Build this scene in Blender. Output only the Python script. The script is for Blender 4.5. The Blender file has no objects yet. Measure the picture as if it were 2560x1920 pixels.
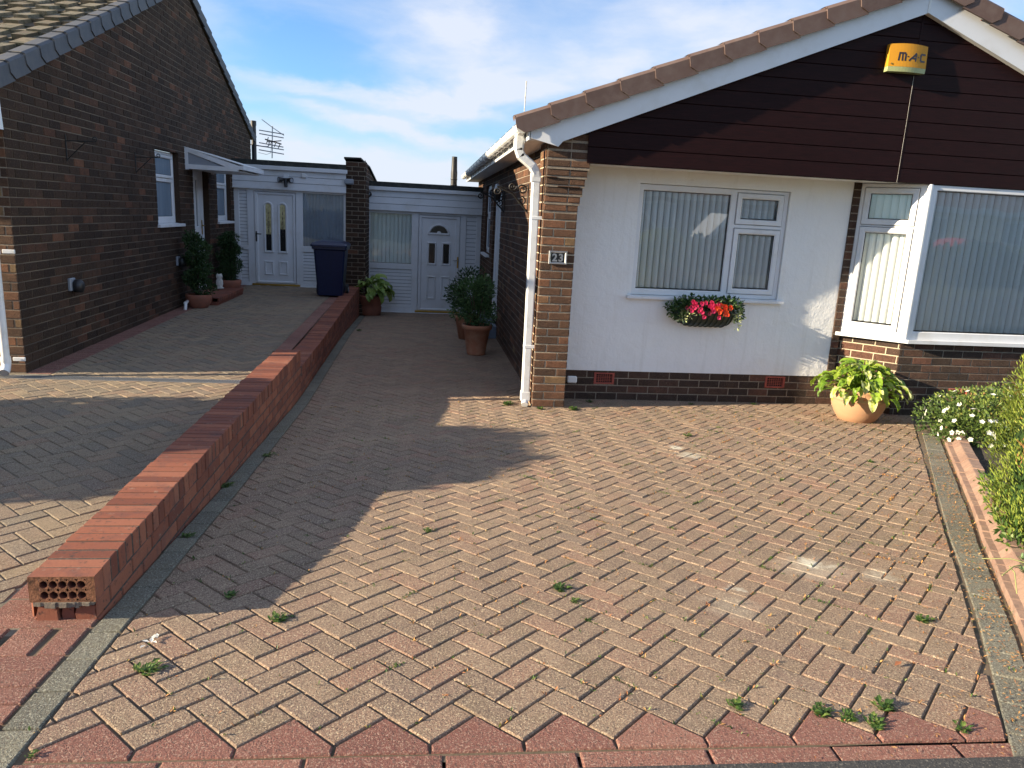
import bpy, math, random
from mathutils import Vector, Matrix, noise as mnoise
S = bpy.context.scene; COL = S.collection
PI = math.pi; rad = math.radians
R = random.Random(23)

# ------------------------------------------------------------------ materials
def new_mat(name, rough=.7, color=(.5, .5, .5), metal=0, spec=.5):
    m = bpy.data.materials.new(name); m.use_nodes = True
    b = m.node_tree.nodes['Principled BSDF']
    b.inputs['Base Color'].default_value = (*color, 1)
    b.inputs['Roughness'].default_value = rough
    b.inputs['Metallic'].default_value = metal
    b.inputs['Specular IOR Level'].default_value = spec
    return m
class NT:
    def __init__(s, m): s.t = m.node_tree; s.b = s.t.nodes.get('Principled BSDF')
    def n(s, typ, **kw):
        x = s.t.nodes.new(typ)
        for k, v in kw.items():
            if k.startswith('i_'):
                key = k[2:]; key = int(key) if key.isdigit() else key.replace('_', ' ')
                x.inputs[key].default_value = v
            else: setattr(x, k, v)
        return x
    def l(s, a, b): s.t.links.new(a, b)
    def coord(s, scale=(1, 1, 1), rot=(0, 0, 0)):
        c = s.n('ShaderNodeTexCoord'); mp = s.n('ShaderNodeMapping'); mp.inputs['Scale'].default_value = scale; mp.inputs['Rotation'].default_value = rot
        s.l(c.outputs['Object'], mp.inputs[0]); return mp.outputs[0]
    def noise(s, vec, scale, detail=4, rough=.55, dist=0):
        x = s.n('ShaderNodeTexNoise'); x.inputs['Scale'].default_value = scale; x.inputs['Detail'].default_value = detail
        x.inputs['Roughness'].default_value = rough; x.inputs['Distortion'].default_value = dist
        s.l(vec, x.inputs['Vector']); return x.outputs['Fac']
    def ramp(s, fac, stops, interp='LINEAR'):
        r = s.n('ShaderNodeValToRGB'); r.color_ramp.interpolation = interp; e = r.color_ramp.elements
        while len(e) < len(stops): e.new(.5)
        for i, (p, c) in enumerate(stops):
            e[i].position = p; e[i].color = (*c, 1) if len(c) == 3 else c
        s.l(fac, r.inputs[0]); return r.outputs[0]
    def mix(s, fac, a, b, mode='MIX'):
        x = s.n('ShaderNodeMix', data_type='RGBA', blend_type=mode)
        for sock, v in ((x.inputs[0], fac), (x.inputs[6], a), (x.inputs[7], b)):
            if hasattr(v, 'links'): s.l(v, sock)
            elif isinstance(v, (int, float)): sock.default_value = v
            else: sock.default_value = (*v, 1)
        return x.outputs[2]
    def attr(s, name='tint'):
        a = s.n('ShaderNodeAttribute'); a.attribute_name = name; return a.outputs['Fac']
    def math(s, op, a, b=None):
        x = s.n('ShaderNodeMath', operation=op)
        for i, v in enumerate((a, b)):
            if v is None: continue
            if hasattr(v, 'links'): s.l(v, x.inputs[i])
            else: x.inputs[i].default_value = v
        return x.outputs[0]
    def bump(s, h, strength=.3, dist=.01, prev=None):
        x = s.n('ShaderNodeBump'); x.inputs['Strength'].default_value = strength; x.inputs['Distance'].default_value = dist
        s.l(h, x.inputs['Height'])
        if prev is not None: s.l(prev, x.inputs['Normal'])
        return x.outputs[0]
    def out(s, color=None, normal=None, rough=None):
        if color is not None: s.l(color, s.b.inputs['Base Color'])
        if normal is not None: s.l(normal, s.b.inputs['Normal'])
        if rough is not None: s.l(rough, s.b.inputs['Roughness'])
# ------------------------------------------------------------------ ground heights
def lerp(x, xs, ys):
    if x <= xs[0]: return ys[0]
    for i in range(len(xs) - 1):
        if x <= xs[i + 1]: k = (x - xs[i]) / (xs[i + 1] - xs[i]); return ys[i] + (ys[i + 1] - ys[i]) * k
    return ys[-1]
def gR(y): return lerp(y, (1.87, 4.5, 7.34, 11.7, 15.9), (0, -.20, -.38, -.41, -.58))
def gL(y): return lerp(y, (1.87, 2.9, 4.5, 7.13, 11.95, 15.05), (0, -.072, -.085, -.09, -.035, -.03))
M = {}
def m_brick(name, stops, bstr=.9, warm=0):
    m = new_mat(name, .9, spec=.2); t = NT(m); v = t.coord(); a = t.attr()
    c = t.ramp(a, stops)
    n1 = t.noise(v, 9, 5, .6); c = t.mix(t.ramp(n1, [(.35, (0, 0, 0)), (.7, (1, 1, 1))]), c, t.mix(.5, c, (.04, .03, .024)))
    n2 = t.noise(v, 120, 3, .6); c = t.mix(t.ramp(n2, [(.6, (0, 0, 0)), (.76, (.5, .5, .5))]), c, (.42, .3, .2)); n5 = t.noise(t.coord((1, 1, 1.5)), 48, 3, .7, 1.5); c = t.mix(t.ramp(n5, [(.36, (.6, .6, .6)), (.5, (0, 0, 0))]), c, t.mix(.55, c, (.02, .012, .01)))
    w = t.noise(t.coord((30, 30, 45)), 1.6, 3, .6, 2.2); h = t.math('ADD', w, t.math('MULTIPLY', t.noise(v, 160, 3), .35))
    t.out(c, t.bump(h, bstr, .02)); M[name] = m
m_brick('brick_dark', [(0, (.04, .025, .017)), (.3, (.06, .036, .023)), (.6, (.08, .046, .029)), (.8, (.105, .056, .034)), (.9, (.14, .062, .036)), (1, (.22, .1, .055))], .8)
m_brick('brick_rustic', [(0, (.075, .044, .03)), (.35, (.12, .066, .042)), (.62, (.155, .082, .05)), (.8, (.2, .095, .055)), (.92, (.28, .13, .07)), (1, (.27, .175, .09))], 1.0)
m_brick('brick_plinth', [(0, (.06, .043, .034)), (.4, (.1, .062, .046)), (.7, (.135, .076, .054)), (1, (.2, .092, .062))], 1.0)
def m_redbrick():
    m = new_mat('brick_red', .8, spec=.25); t = NT(m); v = t.coord(); a = t.attr()
    c = t.ramp(a, [(0, (.15, .052, .034)), (.3, (.22, .074, .044)), (.7, (.26, .092, .053)), (1, (.31, .125, .075))])
    n = t.noise(v, 7, 5, .65); c = t.mix(t.ramp(n, [(.5, (0, 0, 0)), (.72, (.75, .75, .75))]), c, (.13, .06, .05))
    n = t.noise(v, 34, 5, .7); c = t.mix(t.ramp(n, [(.58, (0, 0, 0)), (.68, (.85, .85, .85))]), c, (.05, .04, .035))
    n = t.noise(v, 19, 4, .7); c = t.mix(t.ramp(n, [(.62, (0, 0, 0)), (.72, (.55, .55, .55))]), c, (.3, .24, .18))
    t.out(c, t.bump(t.noise(v, 90, 4, .6), .35, .004)); M['brick_red'] = m
m_redbrick()
def m_end():
    m = new_mat('brick_end', .95, spec=.15); t = NT(m); v = t.coord(); c = t.ramp(t.noise(v, 45, 5, .7), [(.3, (.05, .03, .022)), (.5, (.17, .08, .045)), (.7, (.3, .14, .08))]); t.out(c, t.bump(t.noise(v, 130, 4, .6), .8, .006)); M['brick_end'] = m
m_end()
def m_simple(name, col, rough=.6, n_scale=None, n_col=None, n_lo=.45, n_hi=.7, bscale=None, bstr=.3, bdist=.004, metal=0, spec=.5, tint=None, coat=0, stretch=(1, 1, 1), detail=4):
    m = new_mat(name, rough, col, metal, spec); t = NT(m); v = t.coord(stretch); c = None
    if tint: c = t.ramp(t.attr(), tint)
    if n_scale:
        c = t.mix(t.ramp(t.noise(v, n_scale, detail, .6), [(n_lo, (0, 0, 0)), (n_hi, (1, 1, 1))]), c if c is not None else col, n_col)
    nn = t.bump(t.noise(v, bscale, 4, .6), bstr, bdist) if bscale else None
    t.out(c, nn)
    if coat: t.b.inputs['Coat Weight'].default_value = coat
    M[name] = m; return m
m_simple('mortar_wall', (.17, .13, .09), .95, 1.3, (.08, .062, .047), .4, .6, bscale=200, bstr=.5)
m_simple('mortar_black', (.05, .04, .033), .98, 50, (.12, .1, .075), .5, .7, bscale=200, bstr=.5)
m_simple('groove_shade', (.22, .23, .25), .8)  # shade of the board grooves, put into the colour of the lip faces
m_simple('mortar', (.27, .215, .155), .95, 60, (.16, .13, .1), bscale=200, bstr=.5)
m_simple('mortar_dark', (.2, .165, .125), .95, 40, (.12, .1, .085), bscale=200, bstr=.5)
m_simple('mortar_pale', (.48, .4, .28), .95, 60, (.34, .28, .2), bscale=200, bstr=.5)
m_simple('joint_sand', (.14, .1, .065), 1, 12, (.075, .065, .035), bscale=150, bstr=.6)
m_simple('joint_sand_pale', (.22, .19, .14), 1, 12, (.1, .085, .06), bscale=150, bstr=.6)
def m_paver(name, stops, spk=(.6, .5, .38), moss=(.17, .14, .085), big=None, stains=False):
    m = new_mat(name, .92, spec=.25); t = NT(m); v = t.coord(); a = t.attr()
    c = t.ramp(a, stops)
    n = t.noise(v, .9, 4, .6); c = t.mix(t.ramp(n, [(.42, (0, 0, 0)), (.68, (.5, .5, .5))]), c, big or stops[0][1]); n = t.noise(v, 2.3, 6, .65); c = t.mix(t.ramp(n, [(.5, (0, 0, 0)), (.72, (.5, .5, .5))]), c, (.42, .3, .2) if stains else stops[2][1])
    n = t.noise(v, 5.5, 5, .7); c = t.mix(t.ramp(n, [(.5, (0, 0, 0)), (.75, (.45, .45, .45))]), c, moss)
    n = t.noise(v, 150, 3, .7); c = t.mix(t.ramp(n, [(.53, (0, 0, 0)), (.64, (.85, .85, .85))]), c, spk)
    n3 = t.noise(v, 125, 3, .7); c = t.mix(t.ramp(n3, [(.34, (.9, .9, .9)), (.46, (0, 0, 0))]), c, (.085, .06, .05))
    h = t.math('ADD', t.noise(v, 260, 3, .6), t.math('MULTIPLY', t.noise(v, 60, 3, .6), .8))
    if stains:
        wv = t.n('ShaderNodeVectorMath', operation='ADD'); nv = t.n('ShaderNodeTexNoise'); nv.inputs['Scale'].default_value = 14; nv.inputs['Detail'].default_value = 5; t.l(v, nv.inputs['Vector']); sc = t.n('ShaderNodeVectorMath', operation='SCALE'); t.l(nv.outputs['Color'], sc.inputs[0]); sc.inputs['Scale'].default_value = .22; t.l(v, wv.inputs[0]); t.l(sc.outputs[0], wv.inputs[1])
        for (x, y, r_, am) in ((2.03, 3.25, .085, .95), (2.0, 3.2, .22, .25), (2.15, 5.7, .08, .8), (2.2, 5.45, .14, .5), (1.49, 2.98, .045, .6), (1.4, 2.8, .16, .15), (2.3, 3.12, .1, .3)):
            d_ = t.n('ShaderNodeVectorMath', operation='DISTANCE'); t.l(wv.outputs[0], d_.inputs[0]); d_.inputs[1].default_value = (x + .11, y + .11, gR(y) + .11); c = t.mix(t.math('MULTIPLY', t.ramp(t.math('DIVIDE', d_.outputs['Value'], r_), [(.4, (1, 1, 1)), (1, (0, 0, 0))]), am), c, (.66, .62, .5))
    h = t.math('ADD', h, t.math('MULTIPLY', n3, .9)); t.out(c, t.bump(h, 1.0, .0065)); M[name] = m
m_paver('paver_pink', [(0, (.215, .152, .112)), (.35, (.265, .184, .13)), (.65, (.29, .2, .14)), (.85, (.29, .168, .12)), (1, (.232, .17, .13))], spk=(.62, .5, .34), stains=True)
m_paver('paver_buff', [(0, (.2, .165, .125)), (.35, (.27, .2, .135)), (.65, (.32, .24, .155)), (.85, (.3, .195, .13)), (1, (.22, .18, .14))], spk=(.46, .4, .3))
m_paver('paver_grey', [(0, (.13, .125, .1)), (.5, (.17, .165, .13)), (1, (.21, .2, .155))], spk=(.42, .41, .33), moss=(.2, .17, .1))
m_paver('paver_red', [(0, (.19, .082, .066)), (.5, (.245, .108, .084)), (1, (.3, .145, .108))], spk=(.46, .32, .24), moss=(.2, .12, .09))
m_simple('asphalt', (.045, .045, .045), .95, 130, (.16, .15, .13), .55, .68, bscale=160, bstr=1, bdist=.012)
m_simple('soil', (.045, .035, .025), 1, 30, (.09, .07, .045), bscale=60, bstr=1, bdist=.03)
m_simple('far_ground', (.06, .075, .035), 1, .4, (.09, .08, .05), bscale=30, bstr=.6)
def m_render():
    m = new_mat('painted_render', .75, (.72, .72, .7), spec=.3); t = NT(m); v = t.coord()
    n = t.noise(v, 3.2, 5, .7); c = t.mix(t.ramp(n, [(.52, (0, 0, 0)), (.8, (.35, .35, .35))]), (.78, .78, .76), (.66, .63, .56))
    n = t.noise(t.coord((1, 1, .55)), 26, 4, .7); c = t.mix(t.ramp(n, [(.71, (0, 0, 0)), (.78, (.7, .7, .7))]), c, (.5, .42, .32))
    h = t.math('ADD', t.noise(v, 9, 5, .65, .3), t.math('MULTIPLY', t.noise(v, 60, 3), .2))
    n = t.noise(t.coord((9, 9, .5)), 1.6, 4, .6); c = t.mix(t.ramp(n, [(.55, (0, 0, 0)), (.75, (.3, .3, .3))]), c, (.58, .56, .5)); t.out(c, t.bump(h, .5, .02)); M['painted_render'] = m
m_render()
def m_clad():
    m = new_mat('mahogany_cladding', .6, (.04, .012, .012), spec=.12); t = NT(m)
    g = t.noise(t.coord((.9, 1, 22)), 7, 5, .65, .6)
    c = t.ramp(g, [(.3, (.008, .0028, .003)), (.5, (.014, .004, .0042)), (.72, (.025, .0065, .0065))])
    sp = t.noise(t.coord((1, 1, .5)), 42, 3, .7); c = t.mix(t.ramp(sp, [(.79, (0, 0, 0)), (.82, (.6, .6, .6))]), c, (.4, .36, .34))
    t.out(c, t.bump(g, .25, .002)); M['mahogany_cladding'] = m
m_clad()
m_simple('upvc', (.68, .69, .7), .36, 3.5, (.58, .57, .54), .5, .8)
m_simple('upvc_old', (.74, .74, .72), .38, 5, (.6, .59, .54), .5, .8, bscale=14, bstr=.05)
m_simple('gutter_plastic', (.72, .72, .7), .35, 9, (.55, .54, .48), .5, .75)
m_simple('seal_black', (.012, .012, .013), .6)
m_simple('blind_fabric', (.5, .54, .5), .85, tint=[(0, (.87, .9, .87)), (1, (.92, .94, .91))], bscale=90, bstr=.25)
m_simple('net_curtain', (.4, .44, .5), .9, 3, (.3, .33, .4), bscale=60, bstr=.3)
m_simple('room_dark', (.6, .59, .56), .9)
m_simple('roof_felt', (.03, .033, .03), .95, 12, (.06, .06, .05), bscale=120, bstr=.6)
m_simple('tile_brown', (.14, .085, .068), .85, 8, (.14, .1, .085), .4, .75, bscale=130, bstr=.4, tint=[(0, (.085, .052, .044)), (1, (.125, .078, .064))])
m_simple('tile_slate', (.12, .125, .135), .75, 8, (.1, .1, .105), .4, .75, bscale=130, bstr=.4, tint=[(0, (.055, .06, .072)), (1, (.085, .09, .1))])
m_simple('tile_mossy', (.2, .17, .12), .95, 14, (.06, .06, .03), .4, .7, bscale=80, bstr=.8, tint=[(0, (.1, .07, .045)), (.5, (.16, .12, .075)), (1, (.2, .17, .12))])
m_simple('concrete', (.36, .34, .3), .95, 10, (.22, .21, .18), bscale=80, bstr=.5)
m_simple('kerb_pink', (.4, .22, .15), .9, 22, (.2, .13, .095), .45, .75, bscale=160, bstr=.6, tint=[(0, (.25, .15, .11)), (1, (.33, .21, .15))])
m_simple('terracotta', (.42, .17, .09), .85, 7, (.5, .28, .17), .45, .8, bscale=90, bstr=.25)
m_simple('terracotta_pale', (.42, .24, .13), .85, 6, (.42, .22, .12), .45, .8, bscale=90, bstr=.25, stretch=(1, 1, 3))
m_simple('terracotta_dark', (.3, .11, .065), .85, 7, (.2, .09, .06), .45, .8, bscale=90, bstr=.25)
m_simple('vent_red', (.33, .07, .045), .75, 30, (.22, .05, .035))
m_simple('vent_hole', (.012, .01, .01), .9)
m_simple('black_iron', (.015, .014, .013), .5, 40, (.07, .04, .025), .6, .8)
m_simple('black_plastic', (.015, .015, .016), .45)
m_simple('bin_blue', (.007, .014, .05), .3, 20, (.01, .02, .07), .5, .8)
m_simple('grey_plastic', (.25, .27, .3), .5)
m_simple('alu', (.6, .6, .6), .3, metal=1)
m_simple('dull_alu', (.35, .36, .37), .5, metal=.8)
m_simple('brass', (.5, .32, .08), .35, metal=1)
m_simple('sign_black', (.012, .012, .012), .35)
m_simple('alarm_amber', (.5, .23, .018), .6, spec=.2)
m_simple('alarm_lens', (.3, .33, .15), .5)
m_simple('letter_dark', (.015, .01, .015), .5)
m_simple('white_stone', (.6, .58, .52), .9, 30, (.35, .34, .3), bscale=60, bstr=.4)
m_simple('basket_green', (.02, .035, .025), .45)
m_simple('doorstep_paint', (.16, .19, .24), .7)
m_simple('bark', (.09, .06, .04), .95, bscale=40, bstr=.8)
m_simple('cream_wall', (.7, .6, .42), .9, 3, (.62, .52, .36))
m_simple('roof_red', (.2, .1, .07), .9)
m_simple('chalk', (.7, .68, .6), .95, 40, (.5, .46, .38))
m_simple('car_red', (.4, .02, .02), .25, coat=.6); m_simple('car_white', (.75, .75, .75), .3, coat=.5); m_simple('tyre', (.02, .02, .02), .8)
m_simple('dry_leaf', (.35, .16, .05), .8, tint=[(0, (.28, .1, .04)), (1, (.5, .28, .09))])
def m_leaf(name, stops, rough=.5, trans=.35, n=True, spec=.4):
    m = new_mat(name, rough, spec=spec); t = NT(m); c = t.ramp(t.attr(), stops); t.out(c)
    tr = t.n('ShaderNodeBsdfTranslucent'); t.l(c, tr.inputs[0]); mx = t.n('ShaderNodeMixShader'); mx.inputs[0].default_value = trans
    o = t.t.nodes['Material Output']; t.l(t.b.outputs[0], mx.inputs[1]); t.l(tr.outputs[0], mx.inputs[2]); t.l(mx.outputs[0], o.inputs[0]); M[name] = m
m_leaf('leaf_hosta', [(0, (.09, .18, .02)), (.5, (.2, .32, .03)), (.8, (.31, .41, .045)), (.93, (.38, .45, .08)), (1, (.52, .56, .28))], .38, .35)
m_leaf('leaf_hosta_shade', [(0, (.16, .26, .05)), (.6, (.32, .42, .1)), (.85, (.48, .55, .2)), (1, (.65, .68, .4))], .4, .3)
m_leaf('leaf_dark', [(0, (.018, .04, .012)), (.6, (.035, .075, .02)), (1, (.06, .11, .03))], .5, .2)
m_leaf('leaf_mid', [(0, (.04, .09, .03)), (.6, (.09, .17, .055)), (1, (.17, .27, .1))], .45, .25)
m_leaf('leaf_conifer', [(0, (.06, .11, .018)), (.35, (.15, .21, .03)), (.75, (.27, .33, .05)), (.9, (.36, .38, .075)), (.94, (.28, .13, .05)), (1, (.32, .16, .07))], .7, .25)
m_leaf('leaf_potentilla', [(0, (.04, .08, .02)), (.5, (.11, .17, .035)), (.8, (.25, .3, .06)), (.92, (.38, .33, .09)), (1, (.42, .22, .1))], .55, .3)
m_leaf('leaf_ivy', [(0, (.02, .06, .015)), (.6, (.05, .11, .03)), (.8, (.3, .38, .15)), (1, (.7, .72, .4))], .45, .25)
m_leaf('leaf_weed', [(0, (.03, .07, .014)), (.6, (.075, .14, .025)), (1, (.19, .24, .05))], .5, .3)
m_leaf('leaf_succulent', [(0, (.12, .2, .1)), (.6, (.2, .3, .14)), (1, (.4, .4, .16))], .6, .2)
m_leaf('petal_white', [(0, (.8, .8, .68)), (1, (.88, .88, .82))], .6, .35)
m_leaf('petal_pink', [(0, (.6, .02, .09)), (1, (.85, .06, .18))], .5, .3)
m_leaf('petal_red', [(0, (.7, .04, .015)), (1, (.9, .12, .03))], .5, .3)
m_leaf('petal_dark', [(0, (.1, .01, .02)), (1, (.25, .02, .05))], .5, .3)
def m_glass():
    m = bpy.data.materials.new('window_glass'); m.use_nodes = True; t = NT(m); t.t.nodes.remove(t.b)
    g = t.n('ShaderNodeBsdfGlossy'); g.inputs['Roughness'].default_value = .0; g.inputs['Color'].default_value = (.95, .97, .97, 1)
    tr = t.n('ShaderNodeBsdfTransparent'); tr.inputs[0].default_value = (.985, .995, .99, 1)
    lw = t.n('ShaderNodeFresnel'); lw.inputs['IOR'].default_value = 1.5
    f = t.math('ADD', t.math('MULTIPLY', lw.outputs[0], 1.7), .015)
    nz = t.bump(t.noise(t.coord(), 1.7, 1), .012, .2); t.l(nz, g.inputs['Normal'])
    mx = t.n('ShaderNodeMixShader'); t.l(f, mx.inputs[0]); t.l(tr.outputs[0], mx.inputs[1]); t.l(g.outputs[0], mx.inputs[2])
    t.l(mx.outputs[0], t.t.nodes['Material Output'].inputs[0]); M['glass'] = m
m_glass()
def m_obscure():
    m = new_mat('obscured_glass', .25, (.14, .19, .24), spec=.6); t = NT(m)
    c = t.mix(t.noise(t.coord((14, 14, 1)), 1.0, 3), (.11, .16, .21), (.2, .26, .32)); t.out(c, t.bump(t.noise(t.coord(), 60, 3), .2, .004)); M['obscured_glass'] = m
m_obscure()
m_simple('lead_glass_lit', (.62, .56, .3), .3, 9.0, (.4, .34, .16), .45, .6, spec=.6)  # pale gold stands for indoor light behind the glass, painted as colour
m_simple('lead_glass_dark', (.02, .02, .02), .15, spec=.6)

# ------------------------------------------------------------------ mesh builder
def clip(poly, a, b, c):          # keep a*x+b*y<=c
    out = []; n = len(poly)
    for i in range(n):
        p, q = poly[i], poly[(i + 1) % n]; dp = a * p[0] + b * p[1] - c; dq = a * q[0] + b * q[1] - c
        if dp <= 0: out.append(p)
        if dp * dq < 0:
            k = dp / (dp - dq); out.append((p[0] + (q[0] - p[0]) * k, p[1] + (q[1] - p[1]) * k))
    return out
def area(p): return .5 * sum(p[i][0] * p[(i + 1) % len(p)][1] - p[(i + 1) % len(p)][0] * p[i][1] for i in range(len(p)))
def clip_convex(poly, conv):
    for i in range(len(conv)):
        p, q = conv[i], conv[(i + 1) % len(conv)]; nx, ny = q[1] - p[1], p[0] - q[0]
        poly = clip(poly, nx, ny, nx * p[0] + ny * p[1])
        if len(poly) < 3: return []
    return poly
def subtract(polys, holes):
    for (u0, v0, u1, v1) in holes:
        nxt = []
        for p in polys:
            us = [a[0] for a in p]; vs = [a[1] for a in p]
            if max(us) <= u0 + 1e-6 or min(us) >= u1 - 1e-6 or max(vs) <= v0 + 1e-6 or min(vs) >= v1 - 1e-6: nxt.append(p); continue
            for part in (clip(p, 1, 0, u0), clip(p, -1, 0, -u1), clip(clip(clip(p, -1, 0, -u0), 1, 0, u1), 0, 1, v0), clip(clip(clip(p, -1, 0, -u0), 1, 0, u1), 0, -1, -v1)):
                if len(part) > 2 and abs(area(part)) > 1e-5: nxt.append(part)
        polys = nxt
    return polys
def dedupe(p):
    o = []
    for a in p:
        if not o or (abs(a[0] - o[-1][0]) + abs(a[1] - o[-1][1])) > 1e-4: o.append(a)
    while len(o) > 1 and abs(o[0][0] - o[-1][0]) + abs(o[0][1] - o[-1][1]) < 1e-4: o.pop()
    return o
def inset(poly, w):
    n = len(poly); L = []
    for i in range(n):
        p, q = poly[i], poly[(i + 1) % n]; dx, dy = q[0] - p[0], q[1] - p[1]; l = math.hypot(dx, dy) or 1
        nx, ny = -dy / l, dx / l; L.append((nx, ny, nx * p[0] + ny * p[1] + w))
    out = []
    for i in range(n):
        a, b = L[i - 1], L[i]; d = a[0] * b[1] - a[1] * b[0]
        if abs(d) < 1e-6: out.append((poly[i][0] + b[0] * w, poly[i][1] + b[1] * w))
        else: out.append(((a[2] * b[1] - b[2] * a[1]) / d, (a[0] * b[2] - b[0] * a[2]) / d))
    return out
class MB:
    def __init__(s): s.v = []; s.f = []; s.m = []; s.t = []; s.mats = []; s.sm = []
    def mi(s, mat):
        if mat not in s.mats: s.mats.append(mat)
        return s.mats.index(mat)
    def face(s, pts, mat, tint=.5, smooth=False):
        i = len(s.v); s.v.extend([tuple(p) for p in pts]); s.f.append(tuple(range(i, i + len(pts)))); s.m.append(s.mi(mat)); s.t.append(tint); s.sm.append(smooth)
    def mesh(s, verts, faces, mat, tint=.5, smooth=False):
        i = len(s.v); s.v.extend([tuple(p) for p in verts]); k = s.mi(mat)
        for f in faces:
            s.f.append(tuple(a + i for a in f)); s.m.append(k); s.t.append(tint); s.sm.append(smooth)
    def box(s, x0, x1, y0, y1, z0, z1, mat, tint=.5, fr=None):
        P = [(x, y, z) for z in (z0, z1) for y in (y0, y1) for x in (x0, x1)]
        if fr: P = [fr(*p) for p in P]
        s.mesh(P, [(0, 2, 3, 1), (4, 5, 7, 6), (0, 1, 5, 4), (2, 6, 7, 3), (0, 4, 6, 2), (1, 3, 7, 5)], mat, tint)
    def cbox(s, x0, x1, y0, y1, z0, z1, mat, tint=.5, c=.004, fr=None):   # box with chamfered edges
        import itertools
        V = {}; P = []
        X = (x0, x1); Y = (y0, y1); Z = (z0, z1)
        def vid(i, j, k, ax):
            key = (i, j, k, ax)
            if key not in V:
                x = X[i] + (0 if ax == 0 else (c if i == 0 else -c)); y = Y[j] + (0 if ax == 1 else (c if j == 0 else -c)); z = Z[k] + (0 if ax == 2 else (c if k == 0 else -c))
                V[key] = len(P); P.append(fr(x, y, z) if fr else (x, y, z))
            return V[key]
        F = []
        for i in (0, 1): q = [vid(i, 0, 0, 0), vid(i, 1, 0, 0), vid(i, 1, 1, 0), vid(i, 0, 1, 0)]; F.append(q if i else q[::-1])
        for j in (0, 1): q = [vid(0, j, 0, 1), vid(1, j, 0, 1), vid(1, j, 1, 1), vid(0, j, 1, 1)]; F.append(q[::-1] if j else q)
        for k in (0, 1): q = [vid(0, 0, k, 2), vid(1, 0, k, 2), vid(1, 1, k, 2), vid(0, 1, k, 2)]; F.append(q if k else q[::-1])
        for j, k in itertools.product((0, 1), (0, 1)): q = [vid(0, j, k, 1), vid(1, j, k, 1), vid(1, j, k, 2), vid(0, j, k, 2)]; F.append(q if (j == 0) == (k == 1) else q[::-1])
        for i, k in itertools.product((0, 1), (0, 1)): q = [vid(i, 0, k, 0), vid(i, 1, k, 0), vid(i, 1, k, 2), vid(i, 0, k, 2)]; F.append(q if (i == 1) == (k == 1) else q[::-1])
        for i, j in itertools.product((0, 1), (0, 1)): q = [vid(i, j, 0, 0), vid(i, j, 1, 0), vid(i, j, 1, 1), vid(i, j, 0, 1)]; F.append(q if (i == 0) == (j == 1) else q[::-1])
        for i, j, k in itertools.product((0, 1), repeat=3):
            q = [vid(i, j, k, 0), vid(i, j, k, 1), vid(i, j, k, 2)]; F.append(q if (i + j + k) % 2 else q[::-1])
        s.mesh(P, F, mat, tint)
    def tube(s, pts, r, mat, n=10, tint=.5, caps=True, smooth=True):
        pts = [Vector(p) for p in pts]; rs = r if isinstance(r, (list, tuple)) else [r] * len(pts); V = []; F = []
        d0 = (pts[1] - pts[0]).normalized(); a = d0.orthogonal().normalized()
        for i, p in enumerate(pts):
            d = (pts[min(i + 1, len(pts) - 1)] - pts[max(i - 1, 0)]).normalized(); a = (a - d * a.dot(d)).normalized(); b = d.cross(a)
            for k in range(n): an = 2 * PI * k / n; V.append(p + (a * math.cos(an) + b * math.sin(an)) * rs[i])
        for i in range(len(pts) - 1):
            for k in range(n): F.append((i * n + k, i * n + (k + 1) % n, (i + 1) * n + (k + 1) % n, (i + 1) * n + k))
        s.mesh(V, F, mat, tint, smooth)
        if caps: s.face(V[:n][::-1], mat, tint); s.face(V[-n:], mat, tint)
    def lathe(s, prof, c, mat, n=32, tint=.5, smooth=True, sx=1, sy=1, wob=0):
        V = []; F = []
        for (r, z) in prof:
            for k in range(n): an = 2 * PI * k / n; V.append((c[0] + r * sx * math.cos(an), c[1] + r * sy * math.sin(an), c[2] + z))
        for i in range(len(prof) - 1):
            for k in range(n): F.append((i * n + k, i * n + (k + 1) % n, (i + 1) * n + (k + 1) % n, (i + 1) * n + k))
        s.mesh(V, F, mat, tint, smooth)
    def prism(s, poly, fr, d0, d1, mat, tint=.5):   # poly (u,v) CCW; fr(u,v,d)
        a = [fr(u, v, d1) for u, v in poly]; b = [fr(u, v, d0) for u, v in poly]; n = len(poly)
        s.face(a, mat, tint); s.face(b[::-1], mat, tint)
        for i in range(n): j = (i + 1) % n; s.face((b[i], b[j], a[j], a[i]), mat, tint)
    def build(s, name, parent=None, base=(0, 0, 0)):
        me = bpy.data.meshes.new(name)
        o0 = Vector(base) if parent is None else world_base(parent)
        me.from_pydata([(p[0] - o0.x, p[1] - o0.y, p[2] - o0.z) for p in s.v], [], s.f)
        for m in s.mats: me.materials.append(M[m])
        me.polygons.foreach_set('material_index', s.m); me.polygons.foreach_set('use_smooth', s.sm)
        at = me.attributes.new('tint', 'FLOAT', 'FACE'); at.data.foreach_set('value', s.t)
        o = bpy.data.objects.new(name, me); COL.objects.link(o)
        if parent is None: o.location = base; o['_b'] = tuple(o0)
        else: o.parent = parent; o['_b'] = tuple(o0)
        return o
def world_base(o): return Vector(o['_b'])
def tag(o, label=None, cat=None, group=None, kind=None):
    if label: o['label'] = label
    if cat: o['category'] = cat
    if group: o['group'] = group
    if kind: o['kind'] = kind
    return o
def thing(name, loc, label, cat, group=None):
    o = bpy.data.objects.new(name, None); COL.objects.link(o); o.location = loc; o['_b'] = tuple(loc); o.empty_display_size = .1
    return tag(o, label, cat, group)
def frame(O, U, Vv=(0, 0, 1), N=None):
    O = Vector(O); U = Vector(U).normalized(); Vv = Vector(Vv).normalized(); N = Vector(N) if N else U.cross(Vv)
    return lambda u, v, d: O + U * u + Vv * v + N * d
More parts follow.
